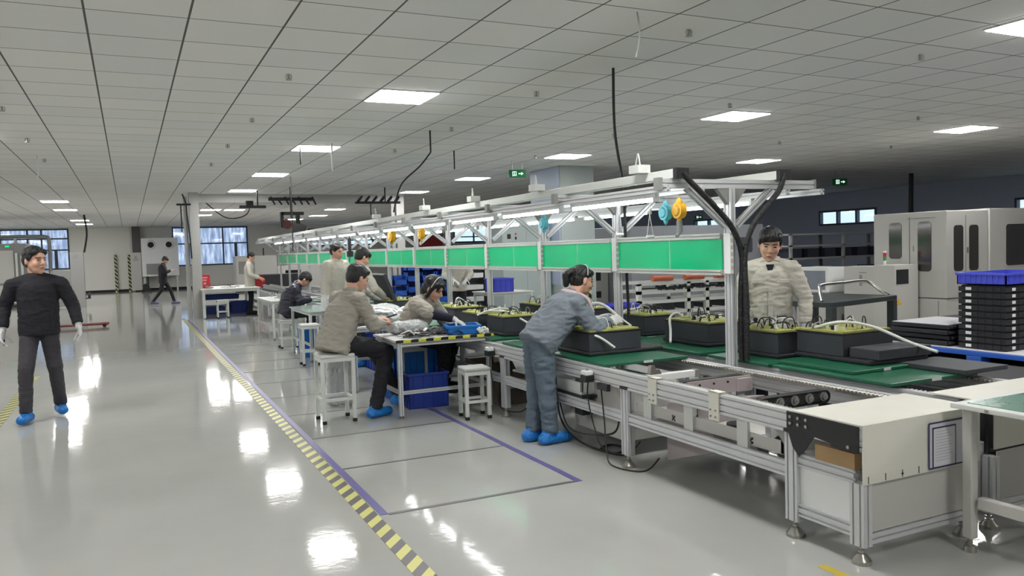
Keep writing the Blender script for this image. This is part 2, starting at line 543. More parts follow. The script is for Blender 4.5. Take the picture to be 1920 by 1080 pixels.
# ------------------------------------------------------------------ floor tape
def tape(name, label, cat, pts, m, group=None):
    b = B(); x0, x1, y0, y1 = pts
    b.box(-(x1 - x0) / 2, (x1 - x0) / 2, 0, y1 - y0, 0, .002)
    o = obj(name, b, m); tag(o, label, cat, group, loc=((x0 + x1) / 2, y0, .0005)); return o
tape('hazard_tape', 'yellow and dark striped tape line running the length of the aisle floor', 'floor tape', (1.2, 1.3, -3, 23), 'hazf')
tape('hazard_tape', 'yellow and dark striped tape on the floor left of the man in the black sweater', 'floor tape', (-1.32, -1.21, 7.2, 13), 'hazf')
tape('floor_line', 'purple tape line beside the long striped aisle tape', 'floor tape', (1.312, 1.362, 4.68, 22.5), 'purple')
tape('floor_line', 'purple tape line running under the white stool with a grey seat', 'floor tape', (2.68, 2.73, 4.66, 9.3), 'purple')
ys = [4.66, 5.83, 6.94, 8.08, 9.2, 10.35, 11.5, 12.6, 13.8, 15, 16.2]
nth = ['nearest grey cross line on the floor closing the taped bay', 'grey cross line second from the near end of the taped bays', 'grey cross line passing behind the front foot of the white stool']
for i, y in enumerate(ys):
    lb = nth[i] if i < 3 else 'thin grey cross line on the floor under or beyond the work tables'
    tape('floor_line', lb, 'floor tape', (1.362, 2.68, y, y + (.035 if i == 0 else .026)), 'greyt', None if i < 3 else 'far grey cross lines on the floor')
ytape = mat('yellow floor tape', (196, 176, 70), .4)
tape('floor_line', 'short yellow tape mark on the floor at the bottom edge near the conveyor foot', 'floor tape', (2.97, 3.02, 2.2, 2.82), ytape)
# ------------------------------------------------------------------ ceiling lights
t0 = thing('panel_light', 'x', 'ceiling light')
obj('frame', B().box(-.34, .34, -.34, .34, -.012, -.002), 'white', t0)
obj('diffuser', B().box(-.325, .325, -.325, .325, -.018, -.012), 'lamp', t0)
LP = [(2.85, 8.65, 'square ceiling light panel, largest one above the seated workers'),
 (7.66, 8.65, 'square ceiling light panel above the right end of the lamp gantry'),
 (12.5, 8.63, 'rightmost square ceiling light panel, above the tall grey machine'),
 (2.85, 13.2, 'square ceiling light panel second in the row over the aisle tables'),
 (7.68, 13.35, 'square ceiling light panel just above the grey column'),
 (12.4, 13.3, 'square ceiling light panel over the right end of the gantry crossbeam'),
 (2.82, 17.65, 'square ceiling light panel third in the row over the aisle tables'),
 (7.66, 18.0, 'square ceiling light panel left of the green exit sign'),
 (2.8, 22.0, 'square ceiling light panel nearest in front of the white portal lintel'),
 (7.6, 22.2, 'square ceiling light panel in front of the right portal post'),
 (-1.8, 26.1, 'nearest of the three small light panels at far left'),
 (-1.8, 30.3, 'middle one of the small light panels at far left'),
 (-1.75, 38.0, 'far light panel with a dark cable hanging across it'),
 (-1.75, 41.8, 'farthest light panel at the left, close to the back wall'),
 (2.77, 30.7, 'light panel beyond the portal just right of the white post'),
 (3.6, 30.8, 'light panel beyond the portal beside its twin near the white post'),
 (2.78, 34.4, 'farther light panel beyond the portal behind the white post'),
 (7.3, 30.8, 'light panel beyond the portal seen right of the hanging camera rig'),
 (7.7, 35.7, 'farther light panel beyond the portal at the right'),
 (7.3, 39.1, 'farthest light panel beyond the portal at the right'),
 (7.0, 4.1, 'light panel cut by the right edge of the picture at the top'),
 (-1.9, 13.0, 'light panel at the left edge of the picture'),
 (2.85, 4.1, 'added unseen light panel overhead just outside the top of the picture'),  # panels from here to the list end are unseen, added to light the foreground
 (-1.9, 4.1, 'added unseen light panel overhead left of the aisle, outside the picture'),
 (-1.9, 8.65, 'added unseen light panel left of the aisle, outside the picture'),
 (2.85, -.4, 'added unseen light panel behind the viewer over the aisle'),
 (7.66, -.4, 'added unseen light panel behind the viewer at the right'),
 (-1.9, -.4, 'added unseen light panel behind the viewer at the left'),
 (12.5, 4.1, 'added unseen light panel overhead at the right, outside the picture'),  # this and the next ones are added to lift the floor at lower right
 (12.5, -.4, 'added unseen light panel behind the viewer at far right'), (7.66, -4.9, 'rearmost added unseen light panel behind the viewer at the right'), (2.85, -4.9, 'rearmost added unseen light panel behind the viewer over the aisle')]
for x in (-6.6, -11.3):  # unseen rows added to brighten the far hall and back wall
    for k in range(9): LP.append((x, 4.1 + 4.5 * k if x > -7 else 17.6 + 3 * k, 'added unseen light panel in the rows left of the aisle, outside the picture'))
for i, (x, y, l) in enumerate(LP):
    o = t0 if i == 0 else dup(t0, (x, y, CZ))
    o.location = (x, y, CZ); o['label'] = l; o['group'] = 'square ceiling light panels'
# sprinklers
s0 = thing('sprinkler', 'small ceiling sprinkler head', 'sprinkler')
obj('stem', B().cyl((0, 0, 0), (0, 0, -.05), .012, n=8), 'chrome', s0)
obj('deflector', B().cyl((0, 0, -.052), (0, 0, -.056), .03, n=12).tube([(-.02, 0, -.0), (-.028, 0, -.03), (-.01, 0, -.055)], .004, 5).tube([(.02, 0, 0), (.028, 0, -.03), (.01, 0, -.055)], .004, 5), 'chrome', s0)
SPW = [(1.48, 7.92), (1.49, 10.53), (4.2, 7.96), (4.22, 5.3), (6.95, 5.25), (6.92, 7.91), (10.45, 7.94), (10.4, 10.63), (4.21, 10.59), (6.99, 13.37), (1.47, 13.06), (-1.19, 13.03), (-1.19, 15.52), (1.47, 15.71), (4.16, 13.09), (6.91, 10.56), (13.17, 10.59), (-1.18, 10.47)]
for i, (x, y) in enumerate(SPW):
    o = s0 if i == 0 else dup(s0, (x, y, CZ))
    o.location = (x, y, CZ); o['label'] = 'small metal sprinkler head under the tiled ceiling'; o['group'] = 'ceiling sprinkler heads'
# ------------------------------------------------------------------ conveyors
ZT = .69
def foot(b, x, y, z=.1):
    b.cyl((x, y, .05), (x, y, z), .009, n=10).cyl((x, y, .0), (x, y, .018), .048, n=20).cyl((x, y, .018), (x, y, .05), .046, .02, n=20).cyl((x, y, .055), (x, y, .068), .018, n=6)
def conveyor(x0, x1, y0, y1, legs, label, cat):
    t = thing('assembly_conveyor', label, cat, (x0, y0, 0))
    W = x1 - x0; Ln = y1 - y0
    n0 = .17
    for x in (.022, W - .022):
        obj('side_rail', B().ext((x, n0, ZT - .06), (x, Ln, ZT - .06), .044, .12, nh=3, g=.004), 'alu', t)
    for x in (.07, W - .07):
        b = B().box(x - .02, x + .02, n0 + .1, Ln, ZT - .028, ZT - .014)
        for i in range(int(min(Ln, 9) / .03)): b.cyl((x - .018, n0 + .15 + i * .03, ZT - .012), (x + .018, n0 + .15 + i * .03, ZT - .012), .009, n=8)
        obj('roller_chain', b, 'chrome', t)
    for y in legs:
        yy = y - y0
        for x in (.03, W - .03):
            top = ZT - .12 if yy > .1 else ZT - .29
            lg = obj('leg', B().ext((x, yy, .09), (x, yy, top), .06, .085, up_=(0, 1, 0), nw=1, nh=2), 'alu', t)
            b = B(); foot(b, x, yy, .1); obj('levelling_foot', b, 'chrome', lg)
            if yy > .1:
                obj('gusset', B().prism([(yy + .045, top), (yy + .125, top), (yy + .045, top - .09)], 'x', x - .02, x + .02), 'machined', t)
                obj('end_cap', B().box(x - .035, x + .035, yy - .045, yy + .045, top, top + .018), 'blackp', t)
        obj('cross_rail', B().ext((.06, yy, .30), (W - .06, yy, .30), .04, .06), 'alu', t)
    ls = sorted(legs)
    for x in (.03, W - .03):
        for a, c in zip(ls[1:], ls[2:]):
            obj('lower_rail', B().ext((x, a - y0 + .042, .36), (x, c - y0 - .042, .36), .04, .08, nh=2), 'alu', t)
    # near end bay: panels and rails
    obj('end_frame', B().ext((.03, .045, .43), (.03, .42, .43), .04, .07, nh=2).ext((.03, .045, .16), (.03, .42, .16), .04, .07, nh=2)
        .ext((.06, 0, .125), (W - .06, 0, .125), .04, .05).ext((W - .03, .045, .16), (W - .03, .42, .16), .04, .07, nh=2), 'alu', t)
    obj('side_panel', B().box(.025, .032, .045, .42, .195, .395), 'white', t)
    obj('end_panel', B().box(.06, W - .06, -.008, -.002, .155, .43), 'machine', t)
    return t
tA = conveyor(3.16, 3.98, 2.73, 27, [2.75, 3.18, 4.78, 6.85, 9, 11.2, 13.4, 15.6, 18, 21, 24], 'long aluminium assembly conveyor nearer the aisle, with the bare roller end', 'conveyor')
tB = conveyor(4.14, 4.93, 2.73, 27, [2.75, 3.4, 5.4, 7.4, 9.5, 11.5, 13.5, 15.6, 18, 21, 24], 'long aluminium assembly conveyor on the far side of the green boards', 'conveyor')
# black end plate with bolts, cardboard, cover, brackets
b = B().prism([(0, .555), (.17, .555), (.17, .57), (.47, .60), (.47, .685), (0, .685)], 'x', -.006, .0)
b.prism([(.28, .58), (.47, .60), (.43, .50), (.385, .455), (.34, .50)], 'x', -.006, .0)
obj('end_plate', b, 'blackp', tA)
b = B()
for y, z in ((.44, .66), (.385, .66), (.33, .66), (.44, .625), (.385, .625), (.33, .625), (.06, .575)): b.cyl((-.006, y, z), (-.014, y, z), .009, n=8)
obj('bolt', b, 'chrome', tA)
obj('stiffener', B().box(.0, .05, .03, .28, .465, .545), 'card', tA)
b = B().box(-.012, .86, -.03, .42, .690, .697).box(-.012, .86, -.032, -.026, .405, .697)
o = obj('cover_sheet', b, 'cream', tA)
b = B()
for x in (.02, .14, .26, .38, .74): b.box(x, x + .004, -.034, -.031, .41, .445)
for x in (.255, .735): b.box(x, x + .014, -.034, -.031, .422, .43)
obj('marker_tick', b, 'rubber', tA)
# pinned notice: outlined pocket with a printed sheet
t = thing('notice_sheet', 'printed notice in a hand-drawn dark frame on the conveyor end cover', 'notice', (3.61, 2.695, .42))
obj('pocket', B().box(0, .34, -.003, 0, 0, .23), mat('plastic pocket', (196, 196, 206), .3), t)
obj('sheet', B().box(.035, .2, -.005, -.003, .01, .2), 'paper', t)
b = B().box(0, .34, -.0055, -.004, -.004, .004).box(0, .34, -.0055, -.004, .228, .236).box(-.004, .004, -.0055, -.004, 0, .232).box(.336, .342, -.0055, -.004, 0, .232)
b.box(.026, .033, -.0055, -.004, .0, .208).box(.026, .206, -.0055, -.004, .202, .209).box(.2, .206, -.0055, -.004, 0, .208)
obj('outline', b, mat('dark blue marker', (46, 42, 84), .5), t)
b = B()
for i in range(11): b.box(.05, .05 + .1 + .03 * ((i * 7) % 3) / 2, -.0056, -.0052, .185 - i * .015, .1865 - i * .015)
obj('text_lines', b, mat('faint print', (130, 130, 150), .6), t)
b = B().box(-.03, .95, -.05, .33, .700, .707).box(-.03, .95, -.052, -.046, .455, .707)
obj('cover_sheet', b, 'cream', tB)
obj('seam', B().box(-.03, .95, -.03, -.02, .435, .452).box(-.07, -.045, -.03, -.02, .435, .68), 'rubber', tB)
# E-stop style button boxes clipped to the near rail
def button(y, lb):
    t = thing('button_box', lb, 'button box', (3.16, y, .60))
    obj('housing', B().box(-.075, 0, -.045, .045, -.03, .02), 'blackp', t, .004)
    obj('cap', B().box(-.07, -.005, -.04, .04, .02, .055), 'white', t, .006)
    obj('button', B().cyl((-.037, 0, .055), (-.037, 0, .068), .014, n=14), 'machined', t)
    obj('cable', B().tube([(-.03, 0, -.03), (-.03, .01, -.15), (-.02, -.05, -.36), (0, -.15, -.52), (.15, -.25, -.56), (.3, -.2, -.5)], .005, 6), 'wire', t)
button(5.22, 'white topped button box on the rail right of the bending woman')
button(7.05, 'white topped button box on the rail left of the bending woman')
o = obj('nameplate_box', B().box(-.03, 0, -.07, .07, -.025, .025), 'blackp'); tag(o, 'small black connector box below the rail beside a button box', 'connector box', loc=(3.158, 5.02, .555))
# cream brackets on the rail
for y, lb in ((4.42, 'cream metal bracket plate on the near rail, the left of two'), (3.79, 'cream metal bracket plate on the near rail, the right of two')):
    t = thing('rail_bracket', lb, 'bracket', (3.16, y, ZT), group='cream bracket plates')
    obj('plate', B().box(-.012, -.002, -.045, .045, -.165, .012).box(-.012, .05, -.045, .045, .006, .012), 'cream', t, .002)
    b = B()
    for q in (-.02, .025): b.cyl((-.012, q, -.14), (-.02, q, -.14), .006, n=6); b.cyl((-.012, q, -.1), (-.02, q, -.1), .006, n=6)
    obj('bolt', b, 'chrome', t)
# cross-transfer belt units between rails
def belt(y, lb, side):
    t = thing('transfer_belt', lb, 'belt unit', (3.27, y, .645), group=None)
    L_ = .56; r = .04
    pts = [(r + .0 - r * math.sin(a), r * math.cos(a)) for a in [PI * i / 8 for i in range(9)]] + [(L_ - r + r * math.sin(a), -r * math.cos(a)) for a in [PI * i / 8 for i in range(9)]]
    ins = [(x * .975 + .007, z * .86) for x, z in pts]
    n = len(pts)
    b = B(); vs = []
    for yy in (0, .06): vs += [(x, yy, z) for x, z in pts] + [(x, yy, z) for x, z in ins]
    fs = []
    for i in range(n):
        j = (i + 1) % n
        fs += [(i, j, 2 * n + j, 2 * n + i), (n + i, 3 * n + i, 3 * n + j, n + j), (i, n + i, n + j, j), (2 * n + i, 2 * n + j, 3 * n + j, 3 * n + i)]
    b.add(vs, fs)
    obj('belt', b, 'rubber', t)
    if side:
        obj('side_plate', B().box(.04, L_ + .02, -.008, 0, -.07, .035).box(.46, L_ + .02, -.03, -.008, -.07, .02), mat('pinkish plate', (176, 166, 168), .4), t, .002)
        b = B()
        for x in (.14, .26, .38): b.cyl((x, -.008, .005), (x, -.016, .005), .008, n=8)
        obj('bolt', b, 'blackp', t)
    else:
        for i in range(5):
            b = B().cyl((.045 + i * .118, .01, 0), (.045 + i * .118, .05, 0), .031, n=20).cyl((.045 + i * .118, -.004, 0), (.045 + i * .118, .01, 0), .02, n=16).cyl((.045 + i * .118, -.01, 0), (.045 + i * .118, -.004, 0), .009, n=10)
            obj('roller', b, 'machined', t)
        obj('inner_bar', B().box(.05, .5, .02, .04, -.03, .03), 'alud', t)
    obj('shaft', B().cyl((-.1, .03, -.005), (.0, .03, -.005), .009, n=10).cyl((-.08, .03, -.005), (-.05, .03, -.005), .016, n=10), 'chrome', t)
    obj('support', B().box(.08, .12, .0, .05, -.2, -.04).box(.42, .46, 0, .05, -.2, -.04).ext((-.05, .03, -.2), (.62, .03, -.2), .04, .04), 'alu', t)
belt(4.25, 'cross transfer belt with a pinkish side plate in the bare conveyor end', True)
belt(3.52, 'cross transfer belt with five exposed rollers near the cream cover', False)
t = thing('lift_cylinder', 'white square-section pneumatic cylinder bar lying across the bare conveyor', 'cylinder', (3.24, 4.72, .64))
obj('tube_body', B().box(0, .5, -.025, .025, -.025, .025), 'white', t, .005)
obj('end_cap', B().box(.5, .53, -.028, .028, -.028, .028), 'machined', t)
obj('stop_block', B().prism([(.1, .025), (.2, .025), (.18, .06), (.15, .06), (.14, .09), (.11, .09)], 'y', -.02, .02), 'chrome', t)
# sheet-metal tray and hangers under the bare end
t = thing('cable_trough', 'white sheet metal trough hung between the legs of the bare conveyor end', 'cable trough', (3.2, 3.3, .42))
obj('trough', B().box(.02, .03, 0, 1.42, 0, .07).box(.02, .55, 0, 1.42, -.004, 0).box(.02, .55, 0, .01, 0, .07).box(.54, .55, 0, 1.42, 0, .07), 'machine', t)
for y in (.3, .8, 1.25):
    obj('hanger', B().box(-.0, .02, y - .045, y + .045, -.03, .145).box(.0, .12, y - .045, y + .045, .14, .146), 'steelw', t)
for y in (.25, .62, 1.0): obj('fan_guard', B().cyl((.25, y, .0), (.25, y, .03), .07, n=18).cyl((.25, y, .03), (.25, y, .12), .006, n=6), 'blackp', t)
# white drive cabinet and drawers under the conveyor
o = obj('drive_cabinet', B().box(0, .5, 0, .75, 0, .42), 'machine', None, .004); tag(o, 'plain pale grey cabinet under the conveyor right of the bending woman', 'cabinet', loc=(3.32, 5.0, .12))
b = B().prism([(0, 0), (.5, -.16), (.5, .26), (.0, .34)], 'x', 0, .45)
o = obj('belly_cover', b, mat('pinkish grey cover', (170, 162, 164), .5), None, .004); tag(o, 'slanting pinkish grey sheet cover under the bare conveyor end', 'cover', loc=(3.4, 4.1, .22))
t = thing('equipment_drawer', 'white moulded tray on a dark shelf under the rail beside the woman', 'tray', (3.2, 5.7, .42))
obj('shelf', B().box(-.02, .5, -.3, .5, -.02, 0), 'alud', t)
obj('tray_shell', B().box(0, .4, -.26, .4, 0, .02).box(0, .02, -.26, .4, .02, .1).box(0, .4, -.26, -.24, .02, .1).box(0, .4, .38, .4, .02, .1).box(.38, .4, -.26, .4, .02, .1), 'white', t, .004)
for i, (y, lb) in enumerate(((5.55, 'loop of black cable on the floor just right of the woman'), )):
    b = B().tube([(3.16, y + .25, .55), (3.17, y + .2, .2), (3.2, y, .05), (3.25, y - .3, .012), (3.32, y - .5, .012), (3.45, y - .4, .012), (3.42, y - .2, .012), (3.28, y - .25, .012), (3.3, y - .45, .015), (3.5, y - .3, .05), (3.6, y, .35)], .009, 6)
    tag(obj('power_cable', b, 'wire'), lb, 'cable')
tag(obj('power_cable', B().tube([(3.2, 5.8, .3), (3.15, 5.6, .16), (3.15, 5.35, .14), (3.2, 5.0, .2), (3.3, 5.05, .3)], .008, 6), 'wire'), 'black cable slung under the rail above the floor loop', 'cable')
o = obj('adapter_block', B().box(-.05, .05, -.06, .06, 0, .11), 'blackp', None, .005); tag(o, 'black adapter block hanging under the conveyor by the cables', 'adapter', loc=(3.24, 5.48, .26))
tag(obj('power_cable', B().tube([(3.14, 5.05, .53), (3.13, 5.0, .3), (3.08, 4.9, .1), (3.07, 4.8, .02), (3.2, 4.6, .012), (3.4, 4.7, .05)], .006, 6), 'wire'), 'thin black cable drooping beside the conveyor leg to the floor', 'cable')
# cardboard cartons under the conveyor
def carton(x, y, w_, d, h, rz, lb, m='cardd'):
    t = thing('carton', lb, 'cardboard box', (x, y, 0), rz)
    b = B().box(0, w_, 0, d, 0, .006)
    b.box(0, w_, 0, .006, 0, h).box(0, w_, d - .006, d, 0, h).box(0, .006, 0, d, 0, h).box(w_ - .006, w_, 0, d, 0, h)
    obj('box_body', b, m, t)
    for a, p in ((-35, 0), (-50, 1)):
        mt = M.Translation((0, 0 if p == 0 else d, h)) @ M.Rotation(R(180 + 40 if p == 0 else -40), 4, 'X')
        obj('flap', B().box(0, w_, 0, .12, -.002, .002, mt), m, t)
    mt = M.Translation((0, 0, h)) @ M.Rotation(R(35), 4, 'Y')
    obj('flap', B().box(-.13, 0, .01, d - .01, -.002, .002, mt), m, t)
carton(3.36, 7.35, .42, .5, .26, 4, 'open dim brown carton under the conveyor left of the woman, nearest one')
carton(3.42, 8.05, .42, .5, .34, 0, 'taller brown carton under the conveyor behind the nearest open one')
# ------------------------------------------------------------------ trays
def tray(x, y, w_, d, z, lb, g='green trays riding on the conveyors'):
    t = thing('green_tray', lb, 'tray', (x, y, z), group=g)
    obj('board', B().box(0, w_, 0, d, 0, .022), 'tray', t, .004)
    obj('edge_tape', B().box(w_ * .45, w_ * .56, -.002, 0, .002, .02), 'paper', t)
    return t
tray(3.19, 5.06, .77, .98, .692, 'green tray carrying the battery case the woman works on')
tray(4.07, 3.28, .80, .98, .706, 'nearest green tray on the far conveyor by the cream cover')
tray(4.15, 3.62, .60, .66, .729, 'smaller green board under the nearest battery case with the long white hose')
tray(4.09, 4.32, .80, .66, .700, 'green tray under the battery case in front of the man at the right')
tray(4.07, 5.06, .80, .66, .703, 'green tray with white crumbs left of the black-hosed post')
tray(4.09, 5.76, .80, .5, .70, 'green tray under the battery case whose white hose hangs down')
tray(4.09, 6.3, .80, .7, .70, 'green tray under the battery case right of the second post')
tray(3.19, 6.3, .77, .6, .692, 'green tray under the case partly behind the woman')
tray(3.19, 7.15, .77, 1.3, .692, 'green tray under the dark cases beside the woman in the headband')
for i, y in enumerate((7.3, 8.3, 9.3, 10.3, 11.4, 12.5, 13.8, 15.0)):
    tray(4.09, y, .8, .8, .70, 'green tray farther along the far conveyor beyond the second post', 'far green trays')
for i, y in enumerate((9.0, 10.1, 11.3, 12.6, 14, 15.4)):
    tray(3.19, y, .77, .8, .692, 'green tray farther along the near conveyor beyond the seated workers', 'far green trays on the near conveyor')
# ------------------------------------------------------------------ battery cases
def battery(x, y, z, W, D, lb, hose=None, seed=0, wires=6, plinth=(.0, .0, 0, 0), H=.165, small=False):
    rd = random.Random(seed)
    t = thing('battery_case', lb, 'battery case', (x, y, z), group=None)
    a0, a1, c0, c1 = plinth
    pl = .03
    obj('plinth', B().box(-a0 - .015, W + a1 + .015, -c0 - .015, D + c1 + .015, 0, pl), 'foamd', t, .01)
    obj('case', B().box(0, W, 0, D, pl, pl + H - .012), 'foam', t, .006)
    obj('rim', B().box(-.006, W + .006, -.006, D + .006, pl + H - .012, pl + H - .004), 'blackp', t)
    zt = pl + H - .004
    b = B().box(.012, W - .012, .012, D - .012, zt, zt + .012)
    for k in range(10 if not small else 5): b.ell((rd.uniform(.05, W - .05), rd.uniform(.05, D - .05), zt + .012), (rd.uniform(.025, .06), rd.uniform(.02, .05), rd.uniform(.01, .022)), 10, 6)
    obj('resin_top', b, 'yel', t)
    for k in range(int(wires * 1.8)):
        x0, y0 = rd.uniform(.06, W - .1), rd.uniform(.05, D - .08)
        x1, y1 = x0 + rd.uniform(-.12, .14), y0 + rd.uniform(-.1, .1)
        h = rd.uniform(.04, .10)
        obj('wire', B().tube([(x0, y0, zt + .01), (x0 + (x1 - x0) * .2, y0 + (y1 - y0) * .2, zt + h), (x0 + (x1 - x0) * .8, y0 + (y1 - y0) * .8, zt + h * .9), (x1, y1, zt + .014)], .0045, 5, 4), ('wire', 'wire', 'machined', 'wire', 'hose')[k % 5], t)
    for k in range(5 if not small else 1):
        x0, y0 = rd.uniform(.08, W - .08), rd.uniform(.05, D - .05)
        obj('connector', B().box(x0 - .014, x0 + .014, y0 - .01, y0 + .01, zt + .01, zt + .045), 'white' if k % 3 else 'blackp', t, .003)
    if hose: 
        obj('hose', B().tube(hose, .011, 8, 8), 'hose', t)
    return t
battery(3.32, 5.5, .716, .5, .5, 'dark battery case on the conveyor under the bending woman hands', [(.02, .03, .18), (.1, -.02, .14), (.2, -.06, .06)], 1, 3, (0, .2, 0, 0))
battery(4.42, 3.95, .753, .5, .42, 'largest dark battery case at the right with a long white hose over its corner', [(.05, .3, .21), (.12, .12, .26), (.3, .0, .22), (.42, -.2, .12), (.46, -.38, .07)], 2, 6, (0, .05, .22, 0))
battery(4.33, 4.47, .724, .40, .42, 'dark battery case in front of the man in the beige jacket', [(.1, .1, .2), (.2, .25, .25), (.35, .3, .26), (.45, .3, .24)], 3, 9)
battery(4.36, 5.3, .729, .46, .60, 'dark battery case just left of the post with the black corrugated hose', [(.15, .52, .2), (.08, .52, .25), (-.05, .45, .22), (-.16, .3, .12), (-.24, .2, .04)], 4, 7)
battery(4.45, 6.34, .724, .36, .42, 'dark battery case behind the bending woman hands, right of the second post', [(.03, .2, .25), (-.1, .18, .24), (-.24, .1, .15), (-.34, .0, .05)], 5, 9)
battery(3.50, 6.5, .716, .42, .40, 'dark battery case half hidden behind the bending woman', [(.05, .02, .2), (.12, .2, .24), (.2, .35, .3)], 6, 3)
battery(3.40, 7.3, .716, .46, .42, 'dark battery case with a white hose draped over its front, left of the woman', [(-.12, .4, .2), (.0, .35, .24), (.12, .15, .23), (.2, -.02, .16), (.26, -.14, .1)], 7, 6)
battery(3.36, 7.85, .716, .5, .5, 'dark battery case beside the blue parts bin', [(.1, .1, .2), (.25, .05, .24), (.4, .1, .22)], 8, 6)
battery(4.42, 7.5, .722, .4, .5, 'dark battery case behind with a tall looped white hose', [(-.2, .0, .1), (0, .1, .25), (.1, .2, .33), (.2, .22, .3), (.22, .2, .18)], 9, 8)
battery(4.42, 8.5, .722, .4, .5, 'dark battery case with coiled wires farther along the far conveyor', None, 10, 8)
battery(3.5, 8.9, .716, .4, .5, 'dark battery case with green grey hoses behind the headband woman', [(.05, .1, .2), (.12, .2, .3), (.2, .25, .28), (.3, .2, .2)], 11, 7)
o = obj('foam_block', B().box(0, .52, 0, .24, 0, .07), 'foam', None, .006); tag(o, 'charcoal foam block on the tray in front of the largest battery case', 'foam block', loc=(4.46, 3.69, .784))
# case with upright black lid
t = battery(3.3, 11.0, .716, .55, .7, 'dark battery case with its black lid standing open behind the seated man', None, 12, 3)
mt = M.Translation((.1, .25, .18)) @ M.Rotation(R(-22), 4, 'Y')
obj('lid', B().box(0, .06, -.25, .35, 0, .42, mt), 'foam', t, .01)
# ------------------------------------------------------------------ lamp gantry
PX = 4.03
PY = [4.62, 6.13, 7.58, 9.0, 10.38, 11.75, 13.2, 14.6, 15.95, 17.3, 18.6, 19.95, 21.25, 22.6, 24]
g = thing('lamp_gantry', 'long aluminium gantry frame with paired braces and green boards over the conveyors', 'gantry', (PX, PY[0], 0))
for i, y in enumerate(PY):
    yy = y - PY[0]
    obj('post', B().ext((-.01, yy, 0.0), (-.01, yy, 2.0), .045, .08, up_=(0, 1, 0), nw=1, nh=2), 'alu', g)
    obj('crossbeam', B().ext((-.63, yy, 2.03), (.82, yy, 2.03), .045, .065, nh=1), 'alu', g)
    for s in (-1, 1):
        obj('brace', B().ext((s * .045, yy, 1.72), (s * .40, yy, 2.0), .04, .045), 'alu', g)
    obj('beam_gusset', B().prism([(-.14, 2.0), (.14, 2.0), (.035, 1.88), (-.035, 1.88)], 'y', yy - .02, yy + .02), 'machined', g)
    ps = obj('power_strip', B().box(-.075, -.04, yy - .075, yy - .005, 1.37, 1.67), 'white', g, .004)
    b = B()
    for k in range(5): b.box(-.071, -.046, yy - .077, yy - .074, 1.40 + k * .05, 1.43 + k * .05)
    
    if i < 5: obj('socket', b, 'machine', ps)
    obj('end_cap', B().box(-.665, -.63, yy - .03, yy + .03, 1.98, 2.07), 'machined', g)
    obj('end_cap', B().box(.82, .835, yy - .03, yy + .03, 1.98, 2.07), 'machined', g)
    if i + 1 < len(PY):
        y2 = PY[i + 1] - PY[0]
        obj('green_board', B().box(-.045, -.035, yy + .05, y2 - .05, 1.40, 1.63), 'green', g)
        obj('board_rail', B().ext((-.04, yy + .05, 1.652), (-.04, y2 - .05, 1.652), .04, .04).ext((-.04, yy + .05, 1.378), (-.04, y2 - .05, 1.378), .04, .04), 'steelw', g)
        if i < 6: obj('board_joint', B().box(-.047, -.0455, yy + (y2 - yy) * .45, yy + (y2 - yy) * .45 + .006, 1.40, 1.63), 'white', g)
Lg = PY[-1] - PY[0] + .5
for x in (-.50, .46):
    obj('cable_duct', B().box(x - .05, x + .05, -.05, Lg, 2.065, 2.13), 'steelw', g, .004)
    obj('duct_end', B().box(x - .055, x + .055, -.09, -.05, 2.06, 2.135), 'blackp', g)
for x, zz in ((-.60, 2.0), (.80, 1.975), (-.30, 2.0), (.52, 1.975)):
    obj('lamp_rail', B().ext((x, -.05 if x < .7 else -.12, zz - .005), (x, Lg, zz - .005), .045, .045), 'alu', g)
for k, y in enumerate((.25, 1.9, 3.4, 5.0, 7.2)):
    b = B().box(-.64, -.53, y, y + .12, 2.13, 2.19).tube([(-.6, y + .03, 2.19), (-.6, y + .05, 2.27), (-.59, y + .08, 2.25), (-.58, y + .12, 2.18)], .006, 6)
    obj('junction_box', b, 'steelw', g, .003)
# tube lights
tl = thing('tube_light', 'x', 'lamp')
obj('housing', B().box(-.02, .02, 0, 1.22, .0, .035), 'white', tl, .003)
obj('tube', B().cyl((0, .03, -.014), (0, 1.19, -.014), .015, n=10), 'tube', tl)
obj('end_socket', B().box(-.018, .018, 0, .03, -.03, 0).box(-.018, .018, 1.19, 1.22, -.03, 0), 'white', tl)
n = 0
for x, nm in ((3.46, 'front row'), (4.55, 'back row')):
    for k in range(12 if x < 4 else 9):
        y = (4.74 if x < 4 else 4.95) + k * 1.40
        o = tl if n == 0 else dup(tl, (x, y, 1.955))
        o.location = (x, y, 1.94 if x < 4 else 1.925)
        if k == 0: o['label'] = 'nearest lit tube lamp under the gantry, ' + nm
        elif k == 1: o['label'] = 'second lit tube lamp under the gantry, ' + nm
        else: o['label'] = 'lit tube lamp farther along the gantry, ' + nm; o['group'] = 'far tube lamps, ' + nm
        n += 1
